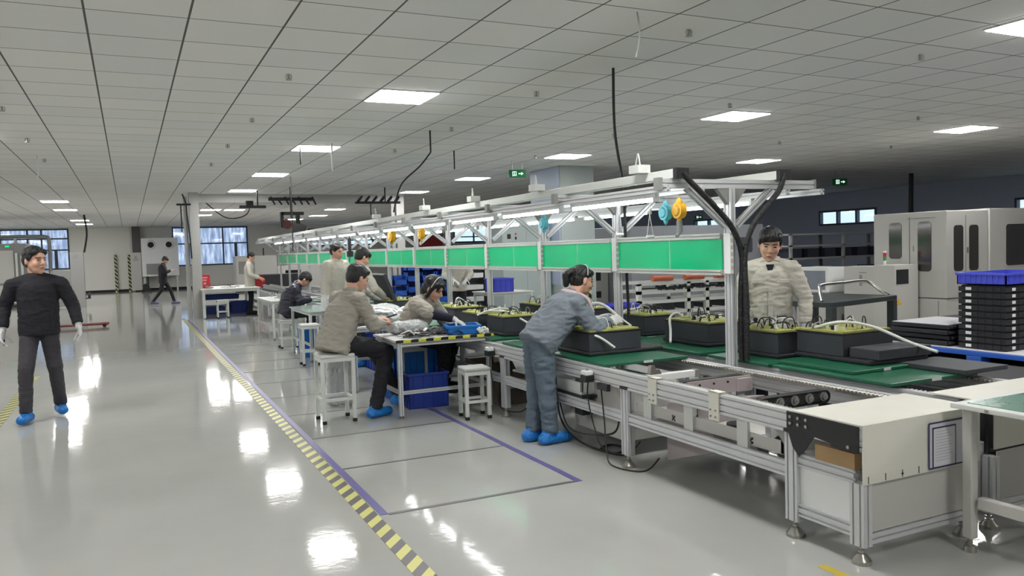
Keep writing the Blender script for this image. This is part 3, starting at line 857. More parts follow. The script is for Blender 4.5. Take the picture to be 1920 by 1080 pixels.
# black corrugated hoses on the first post
def corr(name, pts, r, lb, cat='cable'):
    p = spline([V(q) for q in pts], 10)
    b = B().tube(p, r, 10, 1)
    tag(obj(name, b, mat('black corrugated hose', (24, 25, 28), .5, bump=.5, bscale=40)), lb, cat)
corr('corrugated_hose', [(3.53, 4.54, 2.10), (3.64, 4.53, 2.0), (3.8, 4.53, 1.87), (3.97, 4.53, 1.70), (4.065, 4.545, 1.5), (4.072, 4.57, 1.2), (4.072, 4.57, .72)], .021, 'black corrugated hose running from the left duct end down the first post')
corr('corrugated_hose', [(4.49, 4.54, 2.10), (4.42, 4.53, 1.98), (4.28, 4.52, 1.85), (4.14, 4.52, 1.70), (4.085, 4.535, 1.5), (4.078, 4.52, 1.2), (4.078, 4.52, .73)], .021, 'black corrugated hose running from the right duct end down the first post')
corr('power_cable', [(4.37, 6.66, 3.34), (4.3, 6.55, 2.7), (4.16, 6.2, 2.1), (4.07, 6.07, 1.9), (4.075, 6.07, 1.4), (4.08, 6.06, 1.0), (4.06, 6.05, .8)], .014, 'straight black cable dropping from the ceiling along the second post')
# tool balancers
def balancer(x, y, z, c, lb, s=1, tool=True, dz=.3):
    t = thing('tool_balancer', lb, 'tool balancer', (x, y, z))
    obj('hook', B().tube([(0, 0, .20 * s), (0, 0, .13 * s), (.012, 0, .11 * s), (0, 0, .09 * s)], .004, 6), 'chrome', t)
    obj('drum', B().cyl((-.028 * s, 0, 0), (.028 * s, 0, 0), .062 * s, n=24).cyl((-.04 * s, 0, 0), (-.028 * s, 0, 0), .035 * s, .045 * s, n=20).ell((0, 0, .06 * s), (.02, .03, .04)).ell((0, 0, -.07 * s), (.018, .02, .03)), c, t, .004)
    obj('cord', B().cyl((0, 0, -.08 * s), (0, 0, -.08 * s - dz), .003, n=6), 'wire', t)
    if tool: obj('screwdriver', B().cyl((0, 0, -.08 * s - dz), (0, 0, -.17 * s - dz), .024, .02, n=12).cyl((.02, 0, -.15 * s - dz), (-.03, 0, -.20 * s - dz), .016, n=8), 'machined', t)
balancer(3.87, 5.02, 1.86, 'yellow', 'bright yellow tool balancer hanging by the first post', 1.0, True, .0)
balancer(3.83, 5.14, 1.85, 'cyan', 'pale blue tool balancer just left of the bright yellow one', .95, False, .0)
balancer(4.0, 7.5, 1.86, 'cyan', 'blue disc tool balancer in front of the third post', 1.0, False, .05)
balancer(3.85, 11.0, 1.86, 'yellow', 'gold tool balancer right of two above the green boards far along', 1.2, False, .1)
balancer(3.75, 12.1, 1.86, 'yellow', 'gold tool balancer left of two above the green boards far along', 1.4, False, .1)
# small pull handles on cords
ph = thing('pull_handle', 'x', 'pull handle')
obj('cord', B().cyl((-.002, 0, 0), (-.03, 0, -.16), .003, n=5).cyl((.002, 0, 0), (.03, 0, -.16), .003, n=5).cyl((0, 0, 0), (0, 0, .12), .003, n=5), 'hose', ph)
obj('grip', B().cyl((-.035, 0, -.17), (.035, 0, -.17), .012, n=8), 'white', ph)
for i, (x, y, z, lb) in enumerate(((3.5, 5.3, 1.86, 'white cord pull handle left of the first post'), (3.9, 5.45, 1.84, 'white cord pull handle beside the pale blue balancer'), (4.2, 9.4, 1.86, 'white cord pull handle hanging near the fourth post'))):
    o = ph if i == 0 else dup(ph, (x, y, z)); o.location = (x, y, z); o['label'] = lb
# ------------------------------------------------------------------ front work table
def rect_table(x, y, w_, d, h, label, hazard=False, m='alu', group=None, leg=.04, shelf=.25, top='steelw', rz=0):
    t = thing('work_table', label, 'table', (x, y, 0), rz, group)
    obj('table_top', B().box(0, w_, 0, d, h - .022, h), top, t, .003)
    for lx in (.025, w_ - .025 - leg):
        for ly in (.02, d - .02 - leg):
            lg = obj('leg', B().ext((lx + leg / 2, ly + leg / 2, .03), (lx + leg / 2, ly + leg / 2, h - .022), leg, leg) if m == 'alu' else B().box(lx, lx + leg, ly, ly + leg, .03, h - .022), m, t)
            b = B(); b.cyl((lx + leg / 2, ly + leg / 2, 0), (lx + leg / 2, ly + leg / 2, .014), .022, n=14).cyl((lx + leg / 2, ly + leg / 2, .014), (lx + leg / 2, ly + leg / 2, .04), .007, n=8)
            obj('levelling_foot', b, 'chrome', lg)
    zf = h - .022 - leg / 2 - .002
    for ly in (.02 + leg / 2, d - .02 - leg / 2): obj('apron', B().ext((.06, ly, zf), (w_ - .06, ly, zf), leg * .8, leg), m, t)
    for lx in (.025 + leg / 2, w_ - .025 - leg / 2): obj('apron', B().ext((lx, .06, zf), (lx, d - .06, zf), leg * .8, leg), m, t)
    if shelf:
        for ly in ((.02 + leg / 2,) if hazard else ()) + (d - .02 - leg / 2,): obj('stretcher', B().ext((.06, ly, shelf), (w_ - .06, ly, shelf), leg * .7, leg * .8), m, t)
        for lx in (.025 + leg / 2, w_ - .025 - leg / 2): obj('stretcher', B().ext((lx, .06, shelf), (lx, d - .06, shelf), leg * .7, leg * .8), m, t)
    if hazard:
        obj('hazard_edge', B().box(0, w_, -.003, 0, h - .024, h + .001).box(0, w_, 0, .05, h, h + .0012), 'hazt', t)
    return t
rect_table(2.25, 7.27, 1.02, .78, .76, 'front work table with a yellow and black striped edge, covered in black strips', True, top='paper')
rect_table(2.25, 8.95, .85, 1.1, .76, 'aluminium table behind the seated man heaped with clear bags', top='paper')
rect_table(2.36, 11.95, .5, 1.5, .76, 'glass-topped white table holding two white canisters', False, 'steelw', top=mat('pale glass top', (170, 184, 180), .12))
rect_table(2.4, 15.6, .7, 1.9, .745, 'white table before the person in the dark puffer jacket', False, 'steelw')
rect_table(1.68, 22.3, 1.5, 2.6, .78, 'far white table with the red sign on it by the portal post', False, 'steelw', leg=.07, shelf=.2)
rect_table(6.0, 13.4, .9, .9, .8, 'white side table with a violet crate beyond the green boards', False, 'steelw')
t = thing('bench_table', 'green-topped grey steel bench cut by the right edge of the picture', 'table', (3.70, 1.35, 0))
tp = thing
obj('table_top', B().box(0, 1.6, 0, 1.29, .735, .76), 'steelw', t, .004)
obj('bench_mat', B().box(.06, 1.55, .05, 1.24, .76, .763), 'gtop', t)
for x in (.05, 1.5):
    for y in (.03, 1.19):
        lg = obj('leg', B().box(x, x + .052, y + .02, y + .072, .07, .735), 'machine', t, .006)
        b = B().cyl((x + .026, y + .046, 0), (x + .026, y + .046, .03), .03, .026, n=18).cyl((x + .026, y + .046, .03), (x + .026, y + .046, .08), .012, n=10)
        obj('levelling_foot', b, 'chrome', lg)
obj('side_rail', B().box(.065, .11, .1, 1.19, .23, .29).box(.1, 1.5, .6, .65, .22, .28), 'machine', t, .004)
obj('screw', B().cyl((-.0, 1.1, .748), (-.006, 1.1, .748), .009, n=10), 'chrome', t)
# ------------------------------------------------------------------ stools
def stool(h, w_, lb, pad=True):
    t = thing('stool', lb, 'stool')
    obj('seat', B().box(-w_ / 2, w_ / 2, -w_ / 2, w_ / 2, h - .035, h), mat('grey seat pad', (176, 178, 176), .6) if pad else 'steelw', t, .012)
    s = w_ / 2 - .02
    for i in (-1, 1):
        for j in (-1, 1):
            lg = obj('leg', B().box(i * s - .016, i * s + .016, j * s - .016, j * s + .016, .03, h - .035), 'steelw', t)
            obj('leg_cap', B().box(i * s - .018, i * s + .018, j * s - .018, j * s + .018, 0, .032), 'rubber', lg)
    for i in (-1, 1):
      b = B()
      b.box(i * s - .012, i * s + .012, -s, s, h * .32, h * .32 + .025).box(-s, s, i * s - .012, i * s + .012, h * .32, h * .32 + .025).box(i * s - .013, i * s + .013, -s, s, h - .07, h - .035).box(-s, s, i * s - .013, i * s + .013, h - .07, h - .035)
      obj('stretcher', b, 'steelw', t)
    return t
st = stool(.49, .26, 'empty white stool with a grey padded seat at the front table')
st.location = (2.93, 7.0, 0); st.rotation_euler = (0, 0, R(-6))
s1 = stool(.655, .33, 'tall white stool under the man in the khaki jacket', False); s1.location = (1.74, 7.63, 0)
s2 = stool(.60, .26, 'white stool half under the glass-topped table', False); s2.location = (2.33, 11.75, 0)
s3 = stool(.49, .3, 'white stool tucked under the far table with the red sign', False); s3.location = (2.2, 22.4, 0)
s4 = stool(.60, .3, 'stool beneath the woman in the headband', False); s4.location = (2.72, 8.28, 0)
s5 = stool(.50, .3, 'stool beneath the person in the dark puffer jacket', False); s5.location = (2.45, 14.2, 0)
# ------------------------------------------------------------------ bins and crates
def crate(x, y, z, w_, d, h, m, lb, rz=0, ribs=4, cat='crate', group=None, holes=False):
    t = thing('parts_bin', lb, cat, (x, y, z), rz, group)
    b = B(); k = .012; s = .02
    for (ax, bx, ay, by) in ((0, w_, 0, k), (0, w_, d - k, d), (0, k, 0, d), (w_ - k, w_, 0, d)): b.box(ax, bx, ay, by, 0, h)
    b.box(0, w_, 0, d, 0, .008)
    bb_ = b
    b = B().box(-.012, w_ + .012, -.012, 0, h - .025, h).box(-.012, w_ + .012, d, d + .012, h - .025, h).box(-.012, 0, 0, d, h - .025, h).box(w_, w_ + .012, 0, d, h - .025, h)
    obj('rim', b, m, t, .003)
    b = bb_
    for i in range(ribs): 
        x_ = w_ * (i + .5) / ribs; b.box(x_ - .006, x_ + .006, -.01, 0, .01, h - .025).box(x_ - .006, x_ + .006, d, d + .01, .01, h - .025)
        y_ = d * (i + .5) / ribs; b.box(-.01, 0, y_ - .006, y_ + .006, .01, h - .025).box(w_, w_ + .01, y_ - .006, y_ + .006, .01, h - .025)
    obj('bin_body', b, m, t)
    return t
crate(2.83, 7.40, .762, .33, .30, .09, 'blue', 'sky blue parts bin on the striped table under the white gloved hand', -14)
crate(2.50, 7.70, .0, .42, .5, .36, 'navy', 'deep navy crate on the floor beneath the striped table', -4)
crate(2.5, 8.15, .0, .5, .4, .58, 'blue', 'tall sky blue ribbed crate behind the navy one under the striped table', 0, 7)
crate(2.42, 12.6, .0, .34, .5, .42, 'blue', 'blue crate under the glass-topped table, left of the stool', 0, 5)
crate(2.7, 11.9, .0, .35, .5, .40, 'blue', 'blue crate under the glass-topped table, seen through the stool legs', 0, 5)
crate(2.85, 11.2, .0, .35, .5, .46, 'navy', 'navy crate behind the seated man, right of the white stool')
crate(2.95, 10.5, .0, .35, .5, .3, 'navy', 'lower navy crate behind the seated man near the floor')
crate(1.95, 24.2, .0, .5, .5, .2, 'navy', 'navy crate on the floor under the far table, left one')
crate(2.6, 24.2, .0, .5, .5, .33, 'navy', 'navy crate on the floor under the far table, right one')
crate(1.8, 23.9, .42, 1.0, .5, .14, 'navy', 'long navy bin tucked just beneath the far table top')
crate(4.75, 5.85, .72, .30, .35, .12, 'blue', 'blue parts bin behind the battery case with the hanging white hose')
crate(4.7, 4.75, .73, .3, .25, .1, 'violet', 'violet bin edge just right of the first gantry post')
crate(4.85, 7.9, .86, .62, .3, .05, 'violet', 'shallow violet tray in front of the bending woman face', 0, 6)
crate(4.75, 7.0, .72, .3, .3, .08, 'violet', 'small violet bin below the shallow violet tray')
crate(6.1, 13.5, .8, .42, .4, .26, 'violet', 'violet crate standing on the white side table')
# white canisters on the glass-topped table
for i, (x, y, lb) in enumerate(((2.62, 12.0, 'white canister on the glass-topped table, left of the front pair'), (2.72, 12.05, 'white canister on the glass-topped table, right of the front pair'), (3.08, 12.2, 'white jug-like canister at the right of the glass-topped table'))):
    t = thing('canister', lb, 'canister', (x, y, .76))
    obj('body', B().cyl((0, 0, 0), (0, 0, .2), .045, n=20), 'white', t, .004)
    obj('cap', B().cyl((0, 0, .2), (0, 0, .225), .035, .03, n=16), 'hose', t)
b = B()
for i in range(16): 
    x, y = rnd.uniform(0, .3), rnd.uniform(0, .3); a = rnd.uniform(-1, 1)
    b.cap((x, y, .02 + i * .01), (x + .12 * math.cos(a), y + .12 * math.sin(a), .03 + i * .01), .012, .012, n=6, m=4)
tag(obj('offcut_pile', b, 'machined'), 'pile of dark and pale strips between the white canisters', 'offcuts', kind='stuff', loc=(2.76, 12.1, .765))
# strips, gloves and wraps on the front table
def strips(name, n, x0, x1, y0, y1, z, m, lb, ln=.2, th=.012, wd_=.025, hz=.05):
    b = B()
    for i in range(n):
        x, y = rnd.uniform(x0, x1), rnd.uniform(y0, y1); a = rnd.uniform(-.9, .9)
        p = [V((x + ln * t * math.cos(a), y + ln * t * math.sin(a) + rnd.uniform(-.015, .015), z + rnd.uniform(0.005, hz) * (1 if 0 < t < 1 else .6))) for t in (0, .35, .7, 1)]
        q = spline(p, 4); k = len(q); nr = V((-math.sin(a), math.cos(a), .2)).normalized() * wd_ / 2
        vs = []
        for c in q: vs += [c - nr, c + nr, c + nr + V((0, 0, th * .4)), c - nr + V((0, 0, th * .4))]
        fs = [(4 * j + u, 4 * j + (u + 1) % 4, 4 * j + 4 + (u + 1) % 4, 4 * j + 4 + u) for j in range(k - 1) for u in range(4)] + [(0, 3, 2, 1), (4 * k - 4, 4 * k - 3, 4 * k - 2, 4 * k - 1)]
        b.add(vs, fs)
    return tag(obj(name, b, m), lb, 'strips', kind='stuff')
strips('strip_pile', 34, 2.35, 2.9, 7.4, 7.75, .764, 'blackp', 'tangle of flat black strips on the striped table')
strips('strip_pile', 8, 2.35, 2.9, 7.36, 7.75, .775, 'machine', 'pale bent strips lying among the black ones on the striped table', .14, .01, .03, .06)
def film_pile(x, y, z, sx, sy, h, lb, m='bag', n=5):
    b = B()
    for i in range(n): b.ell((rnd.uniform(.25, .75) * sx, rnd.uniform(.25, .75) * sy, h * .45), (sx * .3, sy * .3, h * .5), 14, 9)
    e = thing('x', 'x', 'x')
    o = blob('plastic_wrap', b, m, None, .012, 3, .016, 16)
    bpy.data.objects.remove(e)
    tag(o, lb, 'plastic wrap', loc=(x, y, z))
T['wrap'] = mat('milky wrap', (196, 200, 202), .22, bump=1.0, bscale=18)
film_pile(2.36, 7.7, .765, .42, .3, .14, 'milky bubble wrap bundle at the seated man hands', 'wrap')
film_pile(2.3, 9.0, .77, .8, .5, .12, 'crumpled clear wrap heaped on the table behind the seated pair', 'wrap', 8)
film_pile(2.4, 9.5, .77, .7, .5, .2, 'higher heap of shiny wrapped sheets further back on the same table', 'wrap', 8)
strips('strip_pile', 26, 2.35, 2.9, 9.1, 9.9, .86, 'white', 'white wrapped strips lying over the clear wrap heap', .3, .02, .05, .08)
b = B()
for i in range(26): b.ell((rnd.uniform(-.06, .06), rnd.uniform(-.045, .045), .012 + rnd.uniform(0, .05)), rnd.uniform(.01, .02), 8, 5)
tag(obj('cap_pile', b, 'white'), 'small heap of white plastic caps beside the sky blue bin', 'plastic caps', kind='stuff', loc=(3.17, 7.35, .762))
t = thing('packing_bundle', 'wrapped pale grey bundle standing on the floor behind the tall stool', 'bundle', (1.85, 8.3, 0))
bb = B()
for i in range(5): bb.cap((i * .05, 0, .06), (i * .05, .02, .5), .05, .045)
blob('wrapped_sheets', bb, 'wrap', t, .012, 2, .01, 14)
# red sign and bits on the far table
t = thing('red_sign', 'small red sign standing on the far white table', 'sign', (1.72, 23.3, .78))
obj('board', B().box(0, .28, 0, .03, 0, .37), 'red', t, .004)
b = B().box(.07, .21, -.002, 0, .27, .31).box(.09, .19, -.002, 0, .2, .24).box(.11, .17, -.002, 0, .1, .16)
obj('lettering', b, mat('pale red print', (220, 140, 145), .6), t)
strips('tool_clutter', 14, 1.75, 2.6, 22.4, 23.2, .785, 'machined', 'small grey tools and parts scattered on the far white table', .12, .02, .04, .05)
strips('tool_clutter', 22, 2.5, 3.0, 15.9, 17.3, .75, 'machined', 'small metal parts scattered on the table before the puffer jacket', .14, .02, .04, .1)
# ------------------------------------------------------------------ hanging camera / monitor rig beyond
t = thing('ceiling_rig', 'black multi-arm rig with a tilted monitor hanging near the far gantry end', 'camera rig', (3.75, 20.5, 0))
obj('pole', B().cyl((0, 0, 3.33), (0, 0, 2.55), .025, n=8), 'blackp', t)
b = B().box(-.55, .55, -.05, .05, 2.98, 3.06)
for i in range(7): b.cyl((-.5 + i * .17, -.1, 3.06 - .05 * (i % 2)), (-.38 + i * .17, .1, 2.9), .025, n=6)
obj('arm', b, 'blackp', t)
obj('bracket', B().box(-.25, .3, -.06, .06, 2.62, 2.7).box(-.28, -.2, -.06, .06, 2.3, 2.7).box(.1, .2, -.05, .05, 2.4, 2.65), 'blackp', t)
obj('motor', B().cyl((-.12, -.08, 2.38), (-.12, .12, 2.42), .11, n=16), mat('dark red housing', (96, 50, 50), .5), t)
mt = M.Translation((.08, 0, 2.0)) @ M.Rotation(R(18), 4, 'Y')
obj('monitor', B().box(-.16, .16, -.05, .0, -.0, .42, mt), 'screen', t, .01)
t = thing('ceiling_rig', 'low black cable carriage under the ceiling left of the hanging monitor', 'camera rig', (3.0, 21.6, 0))
obj('carriage', B().box(-.35, .3, -.08, .08, 2.86, 2.93).cyl((-.1, 0, 2.93), (-.1, 0, 3.05), .1, n=12).cyl((.1, 0, 2.93), (.1, 0, 3.33), .02, n=6), 'blackp', t)
t = thing('ceiling_rig', 'black cable rig hanging before the right portal post', 'camera rig', (6.0, 20.5, 0))
b = B().box(-.6, .6, -.06, .06, 2.9, 2.96)
for i in range(6): b.cyl((-.55 + i * .2, -.1, 2.96), (-.4 + i * .2, .1, 3.08), .04, n=8)
b.cyl((.2, 0, 2.96), (.2, 0, 3.33), .02, n=6).cyl((-.2, 0, 2.6), (-.2, 0, 2.9), .015, n=6)
obj('carriage', b, 'blackp', t)
# ceiling droppers, cables
def drop(x, y, z0, r, lb, m='wire', sag=.02):
    tag(obj('hanging_cable', B().tube([(x, y, CZ - .01), (x + sag, y, (CZ + z0) / 2), (x - sag, y, z0)], r, 6), m), lb, 'cable')
drop(3.51, 5.01, 3.0, .006, 'thin grey wire dangling from the ceiling at top right of centre', 'machined')
drop(2.56, 13.0, 3.05, .012, 'short dark dropper with a fitting beside the second light panel', 'wire', 0)
drop(4.0, 10.9, 3.03, .012, 'dark ceiling dropper with a long curved cable below', 'wire', 0)
tag(obj('hanging_cable', B().tube([(4.0, 10.9, 3.03), (3.9, 11.1, 2.85), (3.7, 11.4, 2.6), (3.6, 11.5, 2.2)], .012, 6), 'wire'), 'curved dark cable from the dropper down to the gantry', 'cable')
drop(5.2, 13.0, 3.02, .012, 'dark ceiling dropper left of the green exit sign', 'wire', 0)
drop(2.95, 12.5, 2.9, .015, 'white dropper hanging below the second light panel', 'white', 0)
drop(-1.25, 15.0, 2.95, .01, 'pale wire pair dangling from the ceiling at left', 'hose', .01)
drop(-1.4, 33.5, 1.95, .035, 'dark cable from the ceiling down to the grey cabinet at left', 'wire', .06)
tag(obj('hanging_cable', B().tube([(2.0, 24, 3.2), (2.6, 24.3, 2.75), (3.2, 24.6, 2.85), (3.4, 25, 3.3)], .015, 5), 'wire'), 'looped thin cable slung below the ceiling beyond the portal', 'cable')
t = thing('cable_bundle', 'dark cables strapped to the left face of the white portal post', 'cable', (1.45, 22.6, 0))
obj('cable', B().tube([(-.1, 0, 3.3), (-.02, 0, 3.05), (.0, 0, 2.7), (.04, 0, 2.2), (.06, 0, 1.6)], .02, 6), 'wire', t)
obj('bracket', B().box(-.25, .1, -.03, .03, 3.0, 3.05).box(-.16, -.13, -.02, .02, 2.3, 3.0), 'blackp', t)
obj('conveyor_cable', B().cyl((19.47, 15.04, 1.0), (19.5, 15.04, CZ), .06, n=8), 'wire')
tag(bpy.data.objects['conveyor_cable'], 'thick black cable dropping from the dark ceiling behind the tall grey machine', 'cable')
# exit signs
def exit_sign(x, y, z, lb, s=1):
    t = thing('exit_sign', lb, 'exit sign', (x, y, z), -20)
    obj('housing', B().box(-.17 * s, .17 * s, 0, .03, -.075 * s, .075 * s), mat('sign green', (10, 90, 50), .4), t)
    b = B()
    # running figure, door bar and arrow
    b.box(-.10, -.085, -.004, 0, -.05, .045).box(-.10, -.03, -.004, 0, .035, .045).box(-.03, -.018, -.004, 0, -.05, .045)
    b.ell((-.058, -.002, .022), (.011, .003, .011), 8, 6).box(-.066, -.052, -.004, 0, -.02, .012).box(-.08, -.066, -.004, 0, -.045, -.03).box(-.066, -.058, -.004, 0, -.045, -.02).box(-.052, -.04, -.004, 0, -.045, -.015)
    b.box(.02, .085, -.004, 0, -.012, .008).prism([(.075, -.035), (.12, -.002), (.075, .031)], 'y', -.004, 0)
    b.xf(M.Diagonal((s, 1, s, 1)))
    obj('pictogram', b, 'exitw', t)
    obj('hanger', B().cyl((-.1 * s, .015, .075 * s), (-.1 * s, .015, CZ - z), .005, n=6).cyl((.1 * s, .015, .075 * s), (.1 * s, .015, CZ - z), .005, n=6), 'chrome', t)
exit_sign(6.11 * 1.15, 12.37 * 1.15, 3.09, 'green exit sign left of the grey column')
exit_sign(16.3, 14.6, 3.05, 'green exit sign in the dark zone above the man at right', 1.1)
exit_sign(18.6, 23.0, 2.55, 'tiny green exit sign behind the gantry brace at right', .8)
# ------------------------------------------------------------------ right side: tall machine, cart, cabinet, tray stack
t = thing('test_machine', 'tall pale grey enclosed machine with rounded dark windows at right', 'machine', (12.4, 8.9, 0))
obj('enclosure', B().box(0, 1.08, 0, 1.45, .12, 2.03), 'machine', t, .01)
obj('skirt', B().box(.04, 1.08, .04, 1.4, 0, .12), 'alud', t)
def rwin(b, u0, u1, z0, z1, axis, p0, p1, r=.06):
    pl = []
    for cx, cz, a0 in ((u1 - r, z1 - r, 0), (u0 + r, z1 - r, 90), (u0 + r, z0 + r, 180), (u1 - r, z0 + r, 270)):
        for k in range(5): a = R(a0 + k * 22.5); pl.append((cx + r * math.cos(a), cz + r * math.sin(a)))
    b.prism(pl, axis, p0, p1)
for y0, y1, za, zb in ((.86, 1.12, 1.22, 1.86), (.28, .54, 1.0, 1.86)):
    b = B(); rwin(b, y0, y1, za, zb, 'x', -.008, .004); obj('window', b, 'mglass', t)
for x0, x1 in ((.18, .42), (.58, .82)):
    b = B(); rwin(b, x0, x1, 1.0, 1.78, 'y', -.008, .004); obj('window', b, 'mglass', t)
b = B().box(-.006, 0, 0, 1.45, .535, .55).box(0, 1.08, -.006, 0, .535, .55).box(-.004, 0, .7, .706, .55, 1.95).box(0.49, .494, -.004, 0, .2, 1.95)
b.box(-.004, 0, .15, .155, .2, .5).box(-.003, 0, .2, .75, 1.92, 1.925)
obj('seam', b, 'alud', t)
obj('door_handle', B().box(-.02, -.006, .62, .64, 1.35, 1.45).box(.52, .54, -.02, -.006, 1.3, 1.4), 'chrome', t)
t = thing('test_machine', 'second tall pale grey machine cut by the right edge of the picture', 'machine', (13.5, 8.88, 0))
obj('enclosure', B().box(0, 2.6, 0, 1.45, .12, 2.06), 'machine', t, .01)
b = B(); rwin(b, .45, 1.2, 1.05, 1.78, 'y', -.008, .004); obj('window', b, 'mglass', t)
obj('seam', B().box(0, 2.6, -.006, 0, .535, .55), 'alud', t)
t = thing('control_cabinet', 'pale grey control cabinet with a red stop button beside the tall machine', 'cabinet', (11.75, 9.4, 0))
obj('cabinet_body', B().box(.0, .6, .0, .42, 0, 1.13).box(.1, .6, .42, 1.15, 0, 1.1), 'machine', t, .006)
obj('screen', B().box(.05, .35, -.006, 0, .8, 1.05), 'screen', t)
obj('stop_button', B().cyl((.1, .7, .85), (.04, .7, .85), .03, n=14), 'red', t)
obj('button_row', B().box(.09, .1, .75, .8, .75, .95).box(.09, .1, .65, .8, .98, 1.0), 'machined', t)
obj('warning_label', B().prism([(.05, .45), (.17, .45), (.11, .56)], 'y', -.004, .0), 'yellow', t)
t = thing('signal_lamp', 'small red and green signal lamp on the control cabinet', 'signal lamp', (11.95, 9.75, 1.10))
obj('base', B().cyl((0, 0, 0), (0, 0, .08), .03, .02, n=12), 'white', t)
obj('green_segment', B().cyl((0, 0, .1), (0, 0, .17), .028, n=12), mat('signal green', (40, 150, 80), .3), t)
obj('red_segment', B().cyl((0, 0, .17), (0, 0, .24), .028, n=12), 'red', t)
obj('white_segment', B().cyl((0, 0, .08), (0, 0, .1), .029, n=12).cyl((0, 0, .24), (0, 0, .27), .029, n=12), 'white', t)
t = thing('panel_box', 'white framed box with a grey front panel left of the control cabinet', 'cabinet', (11.7, 10.75, 0))
obj('frame', B().box(-.02, .6, 0, .85, .62, 1.08), 'white', t, .01)
obj('front_panel', B().box(-.03, -.02, .08, .77, .66, 1.02), mat('blue grey panel', (128, 134, 146), .3), t)
obj('stand', B().box(.0, .5, .05, .8, 0, .62), 'machine', t)
t = thing('steel_cart', 'dark steel cart with a bent hoop handle behind the man at right', 'cart', (8.03, 7.33, 0), 11.5)
obj('top', B().box(0, 1.63, 0, 1.3, .73, .80), 'dtable', t, .01)
obj('shelf', B().box(.03, 1.6, .03, 1.27, .30, .34), 'dtable', t, .01)
for x in (0.0, 1.53):
    for y in (0.0, 1.2):
        obj('leg', B().box(x, x + .1, y, y + .1, .1, .73), 'dtable', t, .006)
        obj('caster', B().cyl((x + .03, y + .05, .05), (x + .07, y + .05, .05), .05, n=16), 'rubber', t)
obj('handle', B().tube([(.08, .2, .80), (.2, .3, .93), (.34, .36, 1.0), (1.0, .42, 1.0), (1.55, .45, 1.0), (1.68, .4, .95), (1.64, .25, .86), (1.58, .1, .80)], .022, 8, 5), 'chrome', t)
# black trays stack with blue crate on pallet
def pallet(x, y, z, w_, d, lb, rz=0):
    t = thing('pallet', lb, 'pallet', (x, y, z), rz)
    b = B().box(0, w_, 0, d, .10, .15)
    for i in range(3):
        for j in range(3): b.box(i * (w_ - .16) / 2, i * (w_ - .16) / 2 + .16, j * (d - .16) / 2, j * (d - .16) / 2 + .16, 0, .10)
    b.box(0, w_, 0, .1, 0, .02).box(0, w_, d - .1, d, 0, .02)
    obj('deck', b, 'pale', t, .008)
    obj('liner_sheet', B().box(.02, w_ - .02, .02, d - .02, .151, .157), 'paper', t)
    return t
PXs, PYs, PZ = 7.55, 4.35, .30
pallet(7.72, 4.2, .27, 1.9, 2.1, 'blue plastic pallet carrying the stack of black trays')
t = thing('lift_platform', 'low dark lift platform under the blue pallet', 'platform', (7.75, 4.2, 0))
obj('base', B().box(0, 1.8, 0, 2.0, 0, .268), 'foamd', t, .01)
for i in range(10):
    t = thing('stacking_tray', ('lowest' if i == 0 else 'topmost' if i == 9 else ['second', 'third', 'fourth', 'fifth', 'sixth', 'seventh', 'eighth', 'ninth'][i - 1]) + (' black tray from the pallet in the labelled stack' if i not in (0, 9) else ' black tray of the labelled stack on the pallet'), 'tray', (7.82, 4.98, .433 + i * .0655), 0, 'stacked black trays on the pallet')
    b = B().box(0, .8, 0, .5, 0, .050).box(.02, .78, .02, .48, .050, .064)
    for k in range(6): b.box(.2 + k * .1, .21 + k * .1, -.008, 0, .004, .05)
    for k in range(4): b.box(-.008, 0, .05 + k * .08, .06 + k * .08, .004, .048)
    obj('tray_body', b, 'foamd', t)
    obj('label_sticker', B().box(-.003, 0, .36, .42, .014, .044), 'white', t); obj('label_sticker', B().box(.10, .15, -.004, 0, .012, .042), 'white', t)
crate(7.81, 4.97, 1.095, .82, .52, .12, 'violet', 'violet blue crate on top of the stack of black trays', 0, 9)
for i in range(4):
    t = thing('foam_sheet', 'flat black foam tray in the low pile left of the labelled stack, ' + ['bottom', 'second', 'third', 'top'][i], 'foam tray', (7.80 + .04 * (i % 2), 5.6 , .433 + i * .056), 2 * (i % 2), None)
    obj('tray_body', B().box(0, 1.3, 0, .7, 0, .045).box(.02, .1, -.03, 0, .01, .035).box(.5, 1.25, -.025, 0, .0, .03), 'foamd', t, .008)
    if i == 3: obj('white_liner', B().box(.0, .8, .02, .68, .046, .052), 'paper', t)
for i, (x, y, z, w_, d, h, lb) in enumerate(((5.5, 3.5, .0, .9, .8, .5, 'large black foam block on the floor behind the cream covers'), (5.55, 3.6, .502, .8, .6, .045, 'grey black foam slab lying on the large foam block'), (6.6, 3.6, 0, .8, 1.2, .3, 'black foam block in front of the blue pallet'),
    (5.5, 4.5, 0, 1.2, .8, .42, 'black foam block between the far conveyor and the pallet'))):
    o = obj('foam_block', B().box(0, w_, 0, d, 0, h), 'foamd', None, .01); tag(o, lb, 'foam block', loc=(x, y, z))
# grey plate slab on far conveyor end
o = obj('foam_slab', B().box(0, .42, 0, .5, 0, .03), 'foam', None, .004); tag(o, 'charcoal slab overhanging the far edge of the nearest green tray', 'foam slab', loc=(4.66, 3.22, .730))
